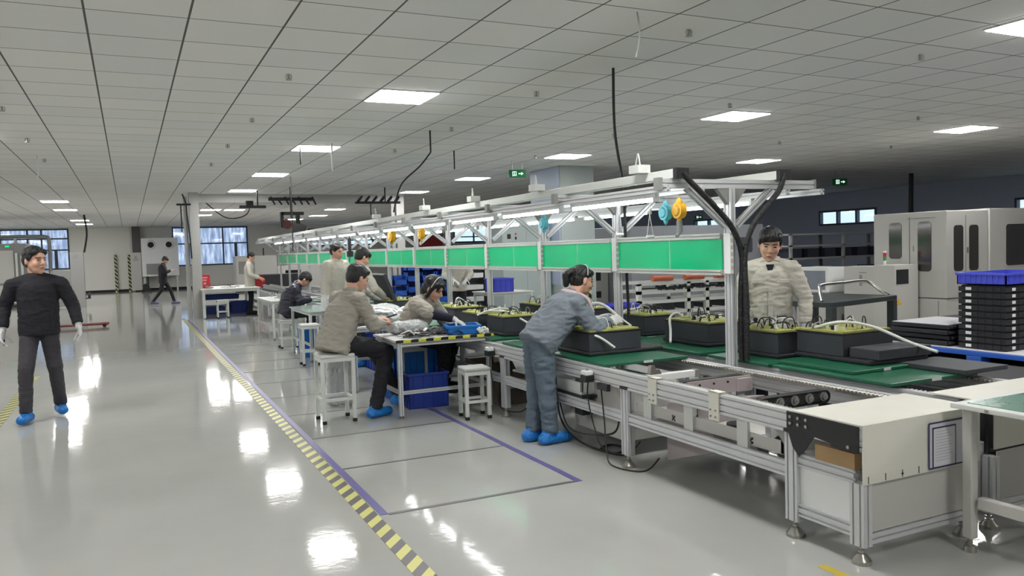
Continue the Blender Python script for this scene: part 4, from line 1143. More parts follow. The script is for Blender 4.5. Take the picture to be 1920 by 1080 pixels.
# ------------------------------------------------------------------ middle distance behind the gantry
t = thing('long_enclosure', 'long low grey machine enclosure with a small rounded window behind the man at right', 'machine', (10.2, 15.0, 0))
obj('enclosure', B().box(0, 3.9, 0, 2.2, 0, 2.03), mat('blue grey enclosure', (142, 146, 152), .5), t, .01)
b = B(); rwin(b, 3.1, 3.55, 1.35, 1.72, 'y', -.008, .004); obj('window', b, mat('slate window', (78, 80, 92), .2), t)
b = B()
for x in (.9, 1.9, 2.9): b.box(x, x + .006, -.004, 0, .15, 1.98)
obj('seam', b, 'machined', t)
t = thing('roller_rack', 'white steel rack frame with orange rollers beyond the far conveyor', 'rack', (9.4, 13.6, 0))
for x in (0, 1.25, 1.75, 3.0, 4.2):
    for y in (0, .7): obj('leg', B().box(x, x + .09, y, y + .09, 0, .80), 'steelw', t)
b = B()
for z in (.76, .58, .38, .15):
    for y in (0, .7): b.box(0, 4.3, y, y + .08, z, z + .07)
obj('shelf_rail', b, 'steelw', t)
for i in range(5): obj('orange_roller', B().cyl((.35 + i * .82, -.02, .90), (.85 + i * .82, -.02, .90), .06, n=14), 'orange', t)
b = B()
for i in range(60): b.cap((rnd.uniform(.1, 4.1), rnd.uniform(0, .7), rnd.uniform(.66, .74)), (rnd.uniform(.1, 4.1) * .02 + rnd.uniform(.1, 4.1), rnd.uniform(0, .7), rnd.uniform(.66, .74)), .018, .018, n=6, m=4) if i < 6 else b.cyl((.1 + i * .067, -.03, rnd.uniform(.66, .71)), (.1 + i * .067, .06, rnd.uniform(.68, .74)), .03, n=8)
obj('drive_parts', b, 'alud', t)
for i in range(8): obj('motor_block', B().box(.3 + i * .5, .5 + i * .5, .1, .6, .22, .22 + .1 + .04 * (i % 3)), 'alud', t)
# grey dark rack shelves at right behind the man
t = thing('shelf_rack', 'open steel shelving with dark goods behind the man at right', 'rack', (13.9, 13.9, 0))
for x in (0, 1.7, 3.4): obj('post', B().box(x, x + .06, 0, .06, 0, 1.75).box(x, x + .06, .7, .76, 0, 1.75), 'machined', t)
for z in (.5, 1.15, 1.45, 1.72): obj('shelf', B().box(0, 3.5, 0, .76, z, z + .04), 'machined', t)
sg = mat('slate goods', (48, 54, 66), .5)
for i in range(6): obj('goods_box', B().box(.1 + i * .55, .5 + i * .55, .1, .6, .54, .54 + .3 + .1 * (i % 2)), sg, t); obj('goods_box', B().box(.1 + i * .55, .45 + i * .55, .1, .6, 1.19, 1.4), sg, t)
# white cabinets beside the column
t = thing('electrical_cabinet', 'tall grey green electrical cabinet left of the structural column', 'cabinet', (7.15, 15.3, 0))
obj('cabinet_body', B().box(0, 1.15, 0, .7, 0, 2.15), mat('cabinet grey green', (160, 172, 172), .45), t, .008)
obj('seam', B().box(.57, .576, -.004, 0, .1, 2.12), 'machined', t)
b = B().box(.12, .2, -.01, 0, 1.82, 1.92).box(.3, .34, -.01, 0, 1.8, 1.86).box(.2, .34, -.006, 0, 1.28, 1.31)
obj('meter', b, 'blackp', t)
obj('red_button', B().cyl((.32, 0, 1.92), (.32, -.015, 1.92), .02, n=10), 'red', t)
t = thing('electrical_cabinet', 'grey machine cabinet right of the structural column, below the green boards', 'cabinet', (9.25, 15.9, 0))
obj('cabinet_body', B().box(0, .9, 0, .7, 0, 1.45), 'machine', t, .008)
obj('vent', B().box(.5, .7, -.006, 0, .8, 1.0), 'alud', t); obj('vent', B().box(.5, .7, -.006, 0, .4, .55), 'alud', t)
t = thing('assembly_machine', 'white machine with open dark bays between the fourth and fifth gantry posts', 'machine', (7.4, 18.6, 0))
obj('frame', B().box(0, .1, 0, 1, 0, 1.5).box(1.3, 1.4, 0, 1, 0, 1.5).box(.1, 1.3, 0, 1, 1.4, 1.5).box(.1, 1.3, 0, 1, 0, .1).box(.1, 1.3, .9, 1, .1, 1.4), 'machined', t)
b = B()
for z in (.3, .6, .9, 1.15): b.box(.15, .75, .05, .6, z, z + .12)
obj('module', b, 'white', t)
obj('side_cover', B().box(.8, 1.3, -.02, .05, .55, 1.25), 'white', t)
t = thing('machine_cabinet', 'dark cabinet with twin pale bays seen under the green boards', 'cabinet', (7.3, 21, 0))
obj('cabinet_body', B().box(0, 2.2, 0, 1, 0, 1.45), mat('slate cabinet', (110, 116, 122), .5), t)
obj('bay', B().box(.4, .8, -.01, 0, .35, 1.05).box(1.0, 1.4, -.01, 0, .35, 1.05), 'alud', t)
# blue bin wall
t = thing('bin_rack', 'blue storage bin rack seen under the green boards near the headband woman', 'storage rack', (6.1, 18.7, 0))
obj('rack_frame', B().box(0, 1.16, .3, .36, 0, 1.38), 'navy', t)
for r_ in range(5):
    for c_ in range(3):
        x, z = .04 + c_ * .38, .05 + r_ * .27
        b = B().box(x, x + .34, 0, .3, z, z + .02).box(x, x + .02, 0, .3, z, z + .24).box(x + .32, x + .34, 0, .3, z, z + .24).box(x, x + .34, 0, .02, z, z + .15)
        obj('bin', b, 'pale', t)
t = thing('bin_rack', 'smaller blue bin tower left of the main blue bin rack', 'storage rack', (5.25, 18.2, 0))
for r_ in range(4):
    for c_ in range(2):
        x, z = .04 + c_ * .36, .03 + r_ * .26
        b = B().box(x, x + .33, 0, .3, z, z + .02).box(x, x + .02, 0, .3, z, z + .24).box(x + .31, x + .33, 0, .3, z, z + .24).box(x, x + .33, 0, .02, z, z + .14).box(x, x + .33, .28, .3, z, z + .24)
        obj('bin', b, 'pale', t)
t = thing('red_cabinet', 'tall dark red cabinet above the green boards in the distance', 'cabinet', (10.4, 30, 0))
obj('cabinet_body', B().box(0, 1.0, 0, .6, 0, 2.25), mat('dark red paint', (150, 50, 56), .5), t)
for i, (x, y, w_, h, c, lb) in enumerate(((5.6, 33, 1.6, 1.2, 'machine', 'low grey machine far behind under the hanging monitor'), (7.6, 34, 2.0, 1.25, 'machined', 'mid grey machine far behind the standing worker'), (4.4, 38, 1.8, 1.65, 'machine', 'grey cabinet near the back wall right of the window'),
     (12.5, 36, 2.5, 1.6, 'machined', 'grey machine block in the far dark zone'), (15.6, 33, 3, 1.7, 'machined', 'long machine far behind the grey column'))):
    t = thing('distant_machine', lb, 'machine', (x, y, 0))
    obj('body', B().box(0, w_, 0, 1.2, .1, h), c, t, .01)
    obj('base', B().box(.05, w_ - .05, .05, 1.15, 0, .1), 'alud', t)
    obj('panel', B().box(.1, w_ * .45, -.01, 0, h * .5, h * .85), 'screen' if i == 0 else 'machined', t)
    obj('mast', B().cyl((w_ * .7, .3, h), (w_ * .7, .3, h + .35), .03, n=8), 'blackp', t)
b = B()
for i in range(9): b.cyl((-.0 + i * .0, 0, 0), (0, 0, .01), .01)
t = thing('laptop_bench', 'dark grey machine body with a red round end before the far workers', 'machine', (4.0, 28.2, 0))
obj('body', B().box(0, 1.7, 0, 1.0, .55, .98), mat('charcoal body', (72, 72, 78), .5), t, .02)
obj('round_end', B().cyl((.0, -.05, .76), (.0, .4, .76), .2, n=20), 'red', t)
obj('stand', B().box(.1, 1.6, .1, .9, 0, .55), 'machined', t)
# poles with black sensors near far seated
drop(3.3, 18.0, 1.7, .012, 'thin black cable hanging with a black tool near the far workers', 'wire', .01)
t = thing('air_tool', 'black tool hanging from a cable before the far green boards', 'tool', (3.45, 13.6, 1.55))
obj('tool_body', B().cyl((0, 0, .1), (0, 0, .32), .03, n=10).box(-.05, .05, -.03, .03, .0, .1), 'blackp', t, .005)
obj('cord', B().cyl((0, 0, .32), (0, 0, .42), .008, n=6).tube([(0, 0, 0), (-.05, 0, -.3), (-.02, 0, -.7)], .006, 5), 'wire', t)
# ------------------------------------------------------------------ left side and back wall
t = thing('test_chamber', 'large grey test chamber behind the man in the black sweater', 'machine', (-6.0, 34.4, 0))
obj('chamber_body', B().box(0, 2.6, 0, 2, .1, 2.35), 'machined', t, .02)
obj('front_door', B().box(.0, 2.2, -.04, 0, .9, 2.1), 'machine', t, .01)
obj('lower_panel', B().box(0, 2.4, -.03, 0, .15, .82), 'machine', t, .01)
obj('vent', B().box(1.8, 2.0, -.05, -.03, .4, .55), 'machined', t)
obj('door_latch', B().box(2.25, 2.33, -.07, 0, 1.1, 2.0).box(2.42, 2.5, -.07, 0, 1.1, 1.9), 'steelw', t, .01)
obj('base', B().box(0, 2.6, .0, 2, 0, .1), 'alud', t)
obj('status_lamp', B().box(1.95, 2.08, -.01, 0, 2.22, 2.28), 'exitg', t)
t = thing('overhead_pipe', 'grey pipe frame bending over the test chamber at left', 'pipe frame', (-6, 35.2, 0))
obj('pipe', B().tube([(0, 0, 2.62), (2.8, 0, 2.62), (3.15, 0, 2.6), (3.3, 0, 2.45), (3.3, 0, 1.2)], .07, 8, 5), 'machined', t)
obj('flange', B().cyl((2.2, 0, 2.42), (2.2, 0, 2.6), .05, n=10).cyl((2.2, 0, 2.36), (2.2, 0, 2.42), .14, .05, n=14), 'steelw', t)
t = thing('control_cabinet', 'leaning grey cabinet below the dark cable at left', 'cabinet', (-1.85, 32.0, 0))
obj('cabinet_body', B().box(0, .42, 0, .4, 0, 1.95), mat('grey cabinet', (150, 149, 148), .5), t, .01)
obj('side_bench', B().box(-.6, 0, 0, .4, .05, 1.32), 'machined', t, .01)
obj('vent', B().box(.1, .25, -.01, 0, 1.72, 1.85), 'machined', t)
obj('hand_wheel', B().cyl((.5, .1, .4), (.58, .1, .4), .12, n=12).cyl((.42, .1, .3), (.52, .1, .3), .02, n=6), 'alud', t)
# blower unit
t = thing('blower_unit', 'white ventilation unit with two round black ports on the back wall', 'ventilation unit', (.62, 44.9, 0))
obj('housing', B().box(0, 1.75, 0, .9, .75, 2.72), 'white', t, .02)
for x in (.45, 1.3):
    obj('port', B().cyl((x, 0, 2.37), (x, -.08, 2.37), .24, .2, n=24), 'white', t)
    obj('port_opening', B().cyl((x, -.08, 2.37), (x, -.1, 2.37), .15, n=20), 'rubber', t)
obj('grille', B().box(.2, .85, -.02, 0, .85, 1.4), 'machined', t)
obj('leg', B().box(.05, .13, .1, .18, 0, .75), 'steelw', t)
obj('leg', B().box(1.6, 1.68, .1, .18, 0, .75), 'steelw', t)
t = thing('wall_cabinet', 'narrow white cabinet with a small dark triangle sign beside the ventilation unit', 'cabinet', (.1, 45.2, 0))
obj('cabinet_body', B().box(0, .5, 0, .5, .05, 2.0), 'machine', t, .01)
obj('triangle_mark', B().prism([(.17, 1.7), (.33, 1.7), (.25, 1.83)], 'y', -.01, 0).box(.12, .38, -.01, 0, 1.6, 1.65), 'machined', t)
t = thing('floor_pump', 'small black machine on the floor by the ventilation unit', 'pump', (.65, 44.0, 0))
obj('pump_body', B().cyl((.1, 0, .25), (.1, .4, .25), .16, n=14).box(-.1, .35, 0, .4, 0, .1).cyl((.2, .1, .4), (.2, .3, .75), .05, n=8), 'blackp', t)
# red hose/pallet on the floor behind the man
t = thing('red_trolley', 'low red pallet truck forks on the aisle floor beyond the person in black', 'pallet truck', (-1.6, 21.8, 0))
obj('fork', B().box(.0, 1.1, 0, .12, .05, .09).box(.0, 1.1, .3, .42, .05, .09), mat('dark red steel', (128, 48, 44), .5), t, .01)
obj('hub', B().box(-.15, .02, -.02, .46, .04, .22), mat('dark red steel', (128, 48, 44), .5), t, .01)
obj('wheel', B().cyl((1.0, .02, .05), (1.0, .12, .05), .05, n=12).cyl((-.1, .15, .05), (-.1, .3, .05), .05, n=12), 'rubber', t)
# ------------------------------------------------------------------ people
def hand(b, w, d, nrm, side, s=1.0, curl=.5):
    # w wrist, d pointing direction, nrm = palm normal (towards what it holds); side +1: thumb towards d x nrm
    w = V(w); d = V(d).normalized(); nrm = V(nrm); nrm = (nrm - d * nrm.dot(d)).normalized(); x = d.cross(nrm) * side
    b.cap(w - d * .02, w + d * .03, .026 * s, .028 * s, x, 1.05, .75, 12, 6)
    b.cap(w + d * .03 * s, w + d * .075 * s, .034 * s, .036 * s, x, 1.15, .5, 12, 6)
    for k, (off, ln) in enumerate(((.030, .072), (.010, .080), (-.011, .074), (-.031, .058))):
        p = w + d * .088 * s + x * off * s; dd = d.copy()
        for seg, f in enumerate((.42, .33, .25)):
            a = curl * (.35 + .55 * seg) + .06 * k
            dd = (d * math.cos(a) + nrm * math.sin(a) + x * off * 1.2).normalized()
            q = p + dd * ln * f * s
            b.cap(p, q, (.0098 - .001 * seg) * s, (.0092 - .001 * seg) * s, n=8, m=4)
            p = q
    p = w + d * .035 * s + x * .03 * s
    for ln, a in ((.04, .9), (.032, .55), (.026, .35)):
        dd = (d * math.cos(a) + x * math.sin(a) + nrm * (.35 + curl * .4)).normalized()
        q = p + dd * ln * s
        b.cap(p, q, .0125 * s if ln == .04 else .010 * s, .0095 * s, n=8, m=4); p = q
J0 = dict(pel=(0, 0, .95), chest=(0, 0, 1.27), neck=(0, -.005, 1.44), head=(0, .015, 1.585), shR=(.185, -.01, 1.37), shL=(-.185, -.01, 1.37), elR=(.235, -.03, 1.12), elL=(-.235, -.03, 1.12),
          wrR=(.25, .03, .87), wrL=(-.25, .03, .87), hiR=(.09, 0, .9), hiL=(-.09, 0, .9), knR=(.1, .02, .5), knL=(-.1, .02, .5), anR=(.1, -.02, .09), anL=(-.1, -.02, .09))
def human(label, loc, rz, J=None, top='khaki', legs='blackt', shoe='cover', head=(0, 0, 0), hs=1.05, build=1.0, vox=.011, gl=True, hdir=None, hair='short', jacket=None, hem=.1, curl=.5, wrk=.010, group=None, topname='jacket', footdir=(0, 0), collar=None, sc_=1.0, palms=None, legname='trousers', sleeve=1.0, lb=1.0, tb=1.0):
    j = dict(J0); j.update(J or {}); j = {k: V(v) * sc_ for k, v in j.items()}
    t = thing('person', label, 'person', loc, rz, group)
    hd = hdir or {}
    far = vox > .014
    Hm = M.Rotation(R(head[0]), 4, 'Z') @ M.Rotation(R(-head[1]), 4, 'X') @ M.Rotation(R(head[2]), 4, 'Y')
    hc = j['head']
    def hp(x, y, z): return hc + Hm @ (V((x, y, z)) * hs)
    def hr(*r): return tuple(q * hs for q in r)
    ax = (j['shR'] - j['shL']).normalized()
    # body: one continuous surface
    b = B()
    b.cap(j['pel'], j['chest'], .12 * build, .13 * build, ax, 1, .62, 16, 8)
    b.cap(j['chest'], j['neck'], .13 * build, .055, ax, 1, .7, 16, 8)
    b.cap(j['shL'], j['shR'], .05, .05, n=12)
    nb = hp(0, -.025, -.06)
    b.cap(j['neck'] - V((0, 0, .03)), nb, .056 * build ** .7, .053 * build ** .7, n=14)
    for s in 'RL':
        b.cap(j['sh' + s], j['el' + s], .048, .04, n=12); b.cap(j['el' + s], j['wr' + s], .04, .026, n=12)
        b.cap(j['hi' + s], j['kn' + s], .07, .05, n=12); b.cap(j['kn' + s], j['an' + s], .048, .033, n=12)
        fd = M.Rotation(R(footdir[0 if s == 'R' else 1]), 4, 'Z') @ V((0, 1, 0))
        b.cap(j['an' + s] - V((0, 0, .04)), j['an' + s] + fd * .12 - V((0, 0, .055)), .03, .025, n=10)
        d = V(hd.get(s, (j['wr' + s] - j['el' + s])))
        if not gl:
            pn = (palms or {}).get(s, (0, .3, -1)); hand(b, j['wr' + s], d, pn, 1 if s == 'L' else -1, 1.0, curl)
        else: b.cap(j['wr' + s], V(j['wr' + s]) + d.normalized() * .05, .022, .016, n=8)
    E_ = lambda c, r: b.ell(hp(*c), hr(*r), 16, 12, Hm.to_3x3().to_4x4())
    E_((0, -.012, .035), (.076, .094, .086))
    E_((0, .012, -.02), (.068, .078, .080))
    E_((0, .03, -.065), (.052, .052, .045))
    E_((0, .062, -.092), (.024, .02, .018))
    E_((0, .068, .036), (.05, .02, .016))
    for s in (-1, 1):
        E_((s * .035, .054, -.024), (.026, .027, .028))
        E_((s * .076, -.008, -.002), (.009, .018, .031))
    b.cap(hp(0, .082, .02), hp(0, .102, -.02), .0085 * hs, .014 * hs, n=10, m=6)
    E_((0, .09, -.027), (.019, .010, .009))
    E_((0, .082, -.056), (.023, .013, .011))
    blob('body', b, 'skin', t, vox * (.6 if not far else .8), 3)
    if not far:
        for s in (-1, 1):
            obj('eye', B().ell(hp(s * .031, .079, .008), hr(.0125, .006, .0042), 12, 8, Hm.to_3x3().to_4x4()), 'eyed', t)
            obj('eyebrow', B().cap(hp(s * .017, .0875, .028), hp(s * .048, .0755, .026), .0034 * hs, .0024 * hs, n=8, m=4), 'hair', t)
        obj('mouth', B().ell(hp(0, .0925, -.055), hr(.019, .006, .0045), 12, 8, Hm.to_3x3().to_4x4()), 'lip', t)
    # hair
    b = B()
    K = lambda c, r: b.ell(hp(*c), hr(*r), 16, 12, Hm.to_3x3().to_4x4())
    K((0, -.022, .052), (.083, .098, .083))
    K((0, -.045, .01), (.080, .068, .085))
    b.cap(hp(-.05, .042, .074), hp(.05, .042, .074), .029 * hs, .029 * hs, n=10)
    if hair in ('short', 'fringe'):
        for s in (-1, 1): K((s * .070, .0, .035), (.014, .04, .04))
    if hair == 'fringe':
        for k in range(7): b.cap(hp(-.05 + k * .016, .066, .078), hp(-.058 + k * .0195, .084 - abs(k - 3) * .003, .060 - k * .004), .017 * hs, .008 * hs, n=8, m=4)
    if hair == 'pony':
        K((0, -.1, .06), (.03, .03, .03))
        b.cap(hp(0, -.11, .06), hp(0, -.15, .02), .032 * hs, .04 * hs, n=12); b.cap(hp(0, -.15, .02), hp(0, -.14, -.06), .04 * hs, .026 * hs, n=12)
    if hair == 'bob':
        for s in (-1, 1): b.cap(hp(s * .07, .02, .05), hp(s * .078, .0, -.07), .022 * hs, .02 * hs, n=10)
        b.cap(hp(-.045, .07, .08), hp(-.06, .082, .01), .018 * hs, .009 * hs, n=8); b.cap(hp(.0, .078, .08), hp(-.04, .088, .035), .016 * hs, .009 * hs, n=8)
        b.cap(hp(.03, .07, .08), hp(.062, .07, .02), .018 * hs, .009 * hs, n=8); K((0, -.07, -.04), (.07, .05, .07))
    blob('hair', b, 'hair', t, vox * .8, 2, .003, 40)
    # top garment
    b = B()
    pe, ch, ne = j['pel'], j['chest'], j['neck']
    dn = (pe - ch).normalized()
    w = .165 * build * tb
    k0 = len(b.v)
    b.cap(pe + dn * (hem + .02), ch, w * 1.02, w * 1.02, ax, 1, .76, 24, 8)
    b.clip(k0, pe + dn * hem, dn)
    b.cap(ch, ch + (ne - ch) * .42, w * 1.02, w * .80, ax, 1, .72, 24, 8)
    for s in 'RL': b.cap(ne - (ne - ch) * .3, j['sh' + s], .085 * build, .062 * build, n=14)
    b.cap(ne - V((0, 0, .05)), ne - V((0, 0, .0)) + (nb - ne) * .12, .078 * build ** .5, .066 * build ** .5, n=14)
    for s in 'RL':
        sh, el, wr = j['sh' + s], j['el' + s], j['wr' + s]
        b.cap(sh, el, .066 * build, .058 * build, n=16)
        if sleeve < 1 and s == 'R': wr = el + (wr - el) * .12
        k0 = len(b.v); b.cap(el, wr + (el - wr) * .02, .058 * build, .044 * build, n=16); b.clip(k0, wr + (el - wr) * .08, (wr - el).normalized())
    jk = blob(topname, b, top, t, vox, 6, wrk if not far else 0, 4.6, (1, 1, 2.7))
    # trousers
    b = B()
    b.cap(j['hiL'] * .8 + j['hiR'] * .2 + V((0, 0, .03)), j['hiR'] * .8 + j['hiL'] * .2 + V((0, 0, .03)), .086 * build, .086 * build, n=16)
    for s in 'RL':
        hx = j['hi' + s] * .9 + j['hi' + ('L' if s == 'R' else 'R')] * .1
        b.cap(hx, j['kn' + s], .088 * lb, .070 * lb, n=16)
        k0 = len(b.v); b.cap(j['kn' + s], j['an' + s], .068 * lb, .058 * lb, n=16); b.clip(k0, j['an' + s] + V((0, 0, .0)), V((0, 0, -1)))
    blob(legname, b, legs, t, vox, 4, wrk * .8 if not far else 0, 5, (1, 1, 2.4))
    for s in 'RL':
        b = B()
        fd = M.Rotation(R(footdir[0 if s == 'R' else 1]), 4, 'Z') @ V((0, 1, 0))
        a = V((j['an' + s].x, j['an' + s].y, j['an' + s].z - .045))
        b.cap(a - fd * .055, a + fd * .155, .056, .047, V((1, 0, 0)), 1.1, .95, 14, 8)
        b.cap(a - fd * .02 + V((0, 0, .045)), a + V((0, 0, .02)), .052, .05, n=14)
        lo = min(v[2] for v in b.v)
        b.v = [(v[0], v[1], max(v[2], lo + .012)) for v in b.v]
        sb = blob('shoe_cover' if shoe == 'cover' else 'shoe', b, shoe, t, min(vox, .012), 2, .005 if shoe == 'cover' else 0, 25)
    if gl:
        for s in 'RL':
            b = B(); d = V(hd.get(s, (j['wr' + s] - j['el' + s])))
            pn = (palms or {}).get(s, (0, .3, -1) if abs(d.normalized().z) < .7 else ((-1 if s == 'R' else 1), .2, 0))
            b.cap(j['wr' + s] - d.normalized() * .035, j['wr' + s] + d.normalized() * .02, .033, .031, n=12)
            hand(b, j['wr' + s] + d.normalized() * .01, d, pn, 1 if s == 'L' else -1, 1.12, curl)
            blob('glove', b, 'glove', t, .005 if not far else .009, 1)
    if collar:
        b = B()
        for sx in (-1, 1):
            o = ne + V((0, 0, .01))
            b.prism([(0, 0), (.075, -.03), (.085, -.075), (.03, -.06), (-.01, -.02)], 'y', 0, .012)
            k = len(b.v) - 10
            mt = M.Translation(o + ax * sx * .012 + V((0, .072, .02))) @ M.Rotation(math.atan2(ax.y, ax.x), 4, 'Z') @ M.Rotation(R(-28), 4, 'X') @ M.Diagonal((sx, 1, 1, 1))
            b.v[k:] = [tuple(mt @ V(q)) for q in b.v[k:]]
        obj('collar', b, collar, t, .004)
        rg = B().tube([o + V((math.cos(a) * .07, math.sin(a) * .065, .01 + .012 * -math.sin(a))) for a in [R(30 + 12 * i) for i in range(27)]], .017, 8, 1)
        obj('collar_band', rg, collar, t)
    return t, j, hp, hr, Hm
# 1 man in black sweater walking towards the camera
t, j, hp, hr, Hm = human('person in a black sweater and dark jeans walking up the aisle, face turned aside', (-.85, 9.4, 0), 176,
    dict(pel=(0, 0, .97), chest=(0, 0, 1.32), neck=(0, 0, 1.475), head=(0, .02, 1.625), shR=(.215, 0, 1.385), shL=(-.215, 0, 1.385), elR=(.30, -.02, 1.16), elL=(-.31, -.03, 1.16), wrR=(.31, .06, .95), wrL=(-.36, .06, .955),
         hiR=(.1, 0, .93), hiL=(-.1, 0, .93), knR=(.12, .14, .52), knL=(-.12, .0, .53), anR=(.14, .13, .10), anL=(-.13, -.16, .12)), 'knit', 'denimb', 'cover', (46, 2, 0), 1.2, 1.12, .010, True,
    hair='short', topname='sweater', hem=.10, wrk=.008, footdir=(-6, 14), curl=.7, legname='jeans', lb=1.03)
obj('chest_mark', B().cap((-.15, .135, 1.40), (-.09, .14, 1.40), .004, .004, n=6), 'blackt', t)
obj('marker_pen', B().cyl((.30, .08, .86), (.29, .14, .80), .008, n=8), 'blackp', t)
# 2 standing woman bending over the conveyor
t, j, hp, hr, Hm = human('person with a ponytail, in a blue grey jacket and jeans, bending over the conveyor', (3.0, 5.78, 0), -88,
    dict(pel=(0, .04, .88), chest=(0, .21, 1.05), neck=(0, .34, 1.19), head=(0, .44, 1.315), shR=(.16, .29, 1.13), shL=(-.16, .29, 1.13), elR=(.22, .42, .915), elL=(-.2, .45, .92), wrR=(.12, .62, .965), wrL=(-.10, .64, .97),
         hiR=(.08, .0, .83), hiL=(-.08, .0, .83), knR=(.08, .02, .46), knL=(-.09, .02, .46), anR=(.09, .04, .09), anL=(-.08, -.02, .09)), 'bluegrey', 'denim', 'cover', (-6, 14, 0), 1.0, 1.16, .010, True,
    hair='pony', hem=.10, hdir={'R': (-.15, 1, .15), 'L': (.2, 1, .1)}, curl=.9, wrk=.018, palms={'R': (-.8, .2, -.5), 'L': (.8, .2, -.5)}, legname='jeans', lb=1.15)
obj('headband', B().tube([hp(math.cos(a) * .088, .0, .03 + math.sin(a) * .108) for a in [R(10 + 10 * i) for i in range(17)]], .006, 6, 1), mat('grey headband', (150, 156, 162), .4), t)
obj('scarf', B().tube([j['neck'] + V((math.cos(a) * .068, math.sin(a) * .068 - .01, .025 - .02 * math.sin(a))) for a in [R(15 * i) for i in range(25)]], .022, 8, 1).tube([j['neck'] + V((.045, .03, .02)), j['neck'] + V((.08, .1, -.03)), j['neck'] + V((.09, .14, -.14))], .018, 8), mat('pale pink scarf', (198, 180, 184), .8), t)
wl_ = B()
for i in range(9): a = rnd.uniform(-.05, .05); wl_.tube([(a, .70, .98), (a * 1.5, .74 + i * .004, 1.0 - i * .004), (a + .03, .80, .95), (a * 2, .84, .92)], .004, 5, 4)
o = obj('cable_bunch', wl_, 'wire'); tag(o, 'bunch of black wires held in the bending woman gloves', 'wires', loc=(3.0, 5.78, 0), rz=-88)
tag(obj('white_tube', B().tube([(0, 0, 0), (.10, .02, .10), (.2, .03, .13), (.3, .02, .1), (.42, -.05, -.02), (.48, -.1, -.08)], .014, 8), 'hose'), 'white hose arching up to the bending woman gloves', 'hose', loc=(3.42, 5.86, .98))
# 3 man at the right
t, j, hp, hr, Hm = human('person in a pale beige work jacket looking down, right of the first post', (5.12, 5.36, 0), 134,
    dict(pel=(0, -.02, .98), chest=(0, 0, 1.27), neck=(0, .02, 1.425), head=(.0, .055, 1.568), shR=(.185, 0, 1.35), shL=(-.185, 0, 1.35), elR=(.285, .0, 1.09), elL=(-.285, .0, 1.09), wrR=(.29, .09, .88), wrL=(-.28, .09, .86)),
    'beige', 'blackt', 'cover', (4, 16, -6), 1.22, 1.16, .010, True, hair='fringe', hem=.30, wrk=.014, collar='beige', tb=.93)
for sx, nm in ((-1, 'L'), (1, 'R')):
    obj('pocket_flap', B().box(sx * .105 - .055, sx * .105 + .055, .112, .127, 1.235, 1.27), 'beige', t, .006)
obj('placket', B().box(-.022, .022, .110, .126, .80, 1.30), 'beige', t, .005)
obj('zip', B().box(.024, .027, .118, .128, .85, 1.29), 'machined', t)
obj('undershirt', B().prism([(-.035, 1.40), (.035, 1.40), (.0, 1.28)], 'y', .08, .122), 'blackt', t)
# 4 seated man in khaki jacket
t, j, hp, hr, Hm = human('person in a khaki grey jacket sitting on the tall white stool', (1.76, 7.62, 0), -66,
    dict(pel=(0, .0, .80), chest=(0, .10, 1.02), neck=(0, .21, 1.22), head=(0, .295, 1.355), shR=(.19, .15, 1.16), shL=(-.19, .17, 1.16), elR=(.24, .28, .90), elL=(-.22, .34, .92), wrR=(.12, .5, .90), wrL=(-.06, .55, .93),
         hiR=(.10, .04, .74), hiL=(-.10, .04, .74), knR=(.20, .46, .62), knL=(-.08, .50, .66), anR=(.22, .28, .09), anL=(-.02, .80, .11)), 'khaki', 'blackt', 'cover', (-8, 24, 0), 1.12, 1.16, .010, False,
    hair='short', hem=.15, wrk=.017, curl=.7, collar='khaki', lb=1.15)
obj('cuff_button', B().cyl((.175, .10, .80), (.185, .105, .80), .008, n=8).cyl((.165, .16, .815), (.175, .165, .815), .008, n=8), 'blackp', t)
o = obj('black_strip', B().cap((0, 0, 0), (.16, .05, .03), .012, .008, n=8), 'blackp'); tag(o, 'black strip held in the seated khaki-jacket person hands', 'strip', loc=(2.32, 7.9, .93))
# 5 seated woman with headband
t, j, hp, hr, Hm = human('person in a headband reaching a white gloved hand into the blue bin', (2.74, 8.30, 0), -146,
    dict(pel=(0, .0, .74), chest=(0, .12, .95), neck=(0, .23, 1.10), head=(0, .33, 1.20), shR=(.17, .21, 1.05), shL=(-.17, .18, 1.05), elR=(.24, .46, .96), elL=(-.24, .28, .84), wrR=(.18, .70, .90), wrL=(-.12, .46, .83),
         hiR=(.09, .04, .68), hiL=(-.09, .04, .68), knR=(.0, .46, .62), knL=(-.22, .42, .64), anR=(.02, .42, .18), anL=(-.2, .30, .18)), 'khaki', 'blackt', 'blackt', (8, 30, 6), 1.12, 1.2, .010, True,
    hair='bob', hem=.11, wrk=.018, hdir={'R': (-.1, .7, -.35)}, curl=.5, sleeve=.2)
obj('dark_sleeve', B().cap(j['elR'] + (j['wrR'] - j['elR']) * .05, j['wrR'] - (j['wrR'] - j['elR']) * .12, .058, .044, n=18), mat('navy sleeve', (30, 30, 48), .85), t)
obj('headband', B().tube([hp(math.cos(a) * .090, .015, .03 + math.sin(a) * .108) for a in [R(5 + 10 * i) for i in range(18)]], .005, 6, 1), 'hose', t)
obj('white_lace', B().tube([j['neck'] + V((-.04, .1, -.0)), j['neck'] + V((-.1, .16, -.12)), j['neck'] + V((-.14, .2, -.22))], .010, 6), 'hose', t)
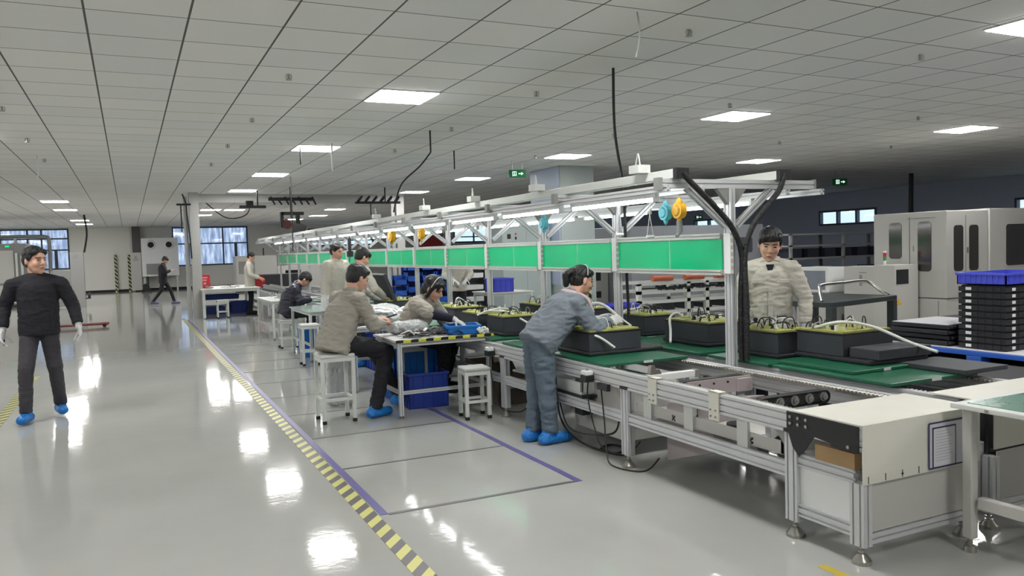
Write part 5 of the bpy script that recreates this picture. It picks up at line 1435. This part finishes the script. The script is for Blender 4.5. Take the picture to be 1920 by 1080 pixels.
# 6 distant walker
human('person in a black hoodie and black trousers walking with bowed head near the far window', (1.08, 30.9, 0), -92,
    dict(head=(0, .10, 1.57), neck=(0, .03, 1.44), elR=(.2, .1, 1.14), elL=(-.2, .1, 1.14), wrR=(.08, .27, 1.2), wrL=(-.08, .27, 1.2), knR=(.1, -.08, .5), knL=(-.1, .22, .52), anR=(.1, -.36, .11), anL=(-.1, .34, .09)),
    'knit', 'blackt', mat('grey purple shoes', (96, 92, 130), .5), (0, 35, 0), 1.1, 1.15, .018, False, hair='fringe', topname='hoodie', hem=.2)
# 7 pale hoodie
human('person in a pale hoodie standing at the far table with the red sign', (3.02, 23.15, 0), -100,
    dict(head=(0, .06, 1.60), elR=(.24, .02, 1.12), elL=(-.24, .02, 1.12), wrR=(.16, .24, 1.0), wrL=(-.14, .26, 1.02)), 'beige', 'blackt', 'blackt', (-8, 25, 0), 1.05, 1.1, .016, False, hair='short', topname='hoodie', hem=.18)
# 8 puffer
human('person in a shiny dark puffer jacket sitting bent over the white table', (2.44, 14.2, 0), -92,
    dict(pel=(0, 0, .66), chest=(0, .08, .90), neck=(0, .2, 1.08), head=(0, .34, 1.17), shR=(.17, .14, 1.03), shL=(-.17, .14, 1.03), elR=(.22, .2, .80), elL=(-.22, .25, .82), wrR=(.1, .42, .84), wrL=(-.08, .44, .84),
         hiR=(.09, .02, .60), hiL=(-.09, .02, .60), knR=(.1, .42, .58), knL=(-.1, .42, .58), anR=(.1, .4, .12), anL=(-.1, .4, .12)), 'puffer', 'blackt', 'blackt', (-10, 48, 0), 1.1, 1.18, .013, True, hair='fringe', hem=.1, wrk=.02, topname='puffer_jacket')
# 9, 10 standing pair behind the seated man
human('person in a pale jacket standing face to the viewer behind the seated khaki jacket', (2.96, 12.55, 0), -152,
    dict(pel=(0, 0, 1.0), chest=(0, 0, 1.34), neck=(0, 0, 1.49), head=(0, .02, 1.64), shR=(.185, -.01, 1.44), shL=(-.185, -.01, 1.44)), 'beige', 'blackt', 'cover', (10, 12, 0), 1.08, 1.1, .013, True, hair='short', collar='beige')
human('person with bushy dark hair, back turned, leaning over the open battery case', (2.86, 11.15, 0), -70,
    dict(pel=(0, 0, .95), chest=(0, .06, 1.28), neck=(0, .12, 1.42), head=(0, .17, 1.54), shR=(.18, .08, 1.36), shL=(-.18, .08, 1.36), elR=(.25, .18, 1.1), elL=(-.22, .25, 1.1), wrR=(.16, .42, .96), wrL=(-.1, .45, .96)), 'beige', 'blackt', 'cover', (-10, 30, 0), 1.1, 1.1, .013, True, hair='fringe')
# 11 beyond the boards
human('person in a pale jacket working behind the green boards beside the violet crate', (5.62, 14.1, 0), 168,
    dict(elR=(.25, .08, 1.14), elL=(-.25, .08, 1.14), wrR=(.12, .3, 1.05), wrL=(-.12, .3, 1.05)), 'beige', 'blackt', 'cover', (0, 25, 0), 1.05, 1.1, .014, True, hair='short', hem=.12)
bpy.context.view_layer.update()
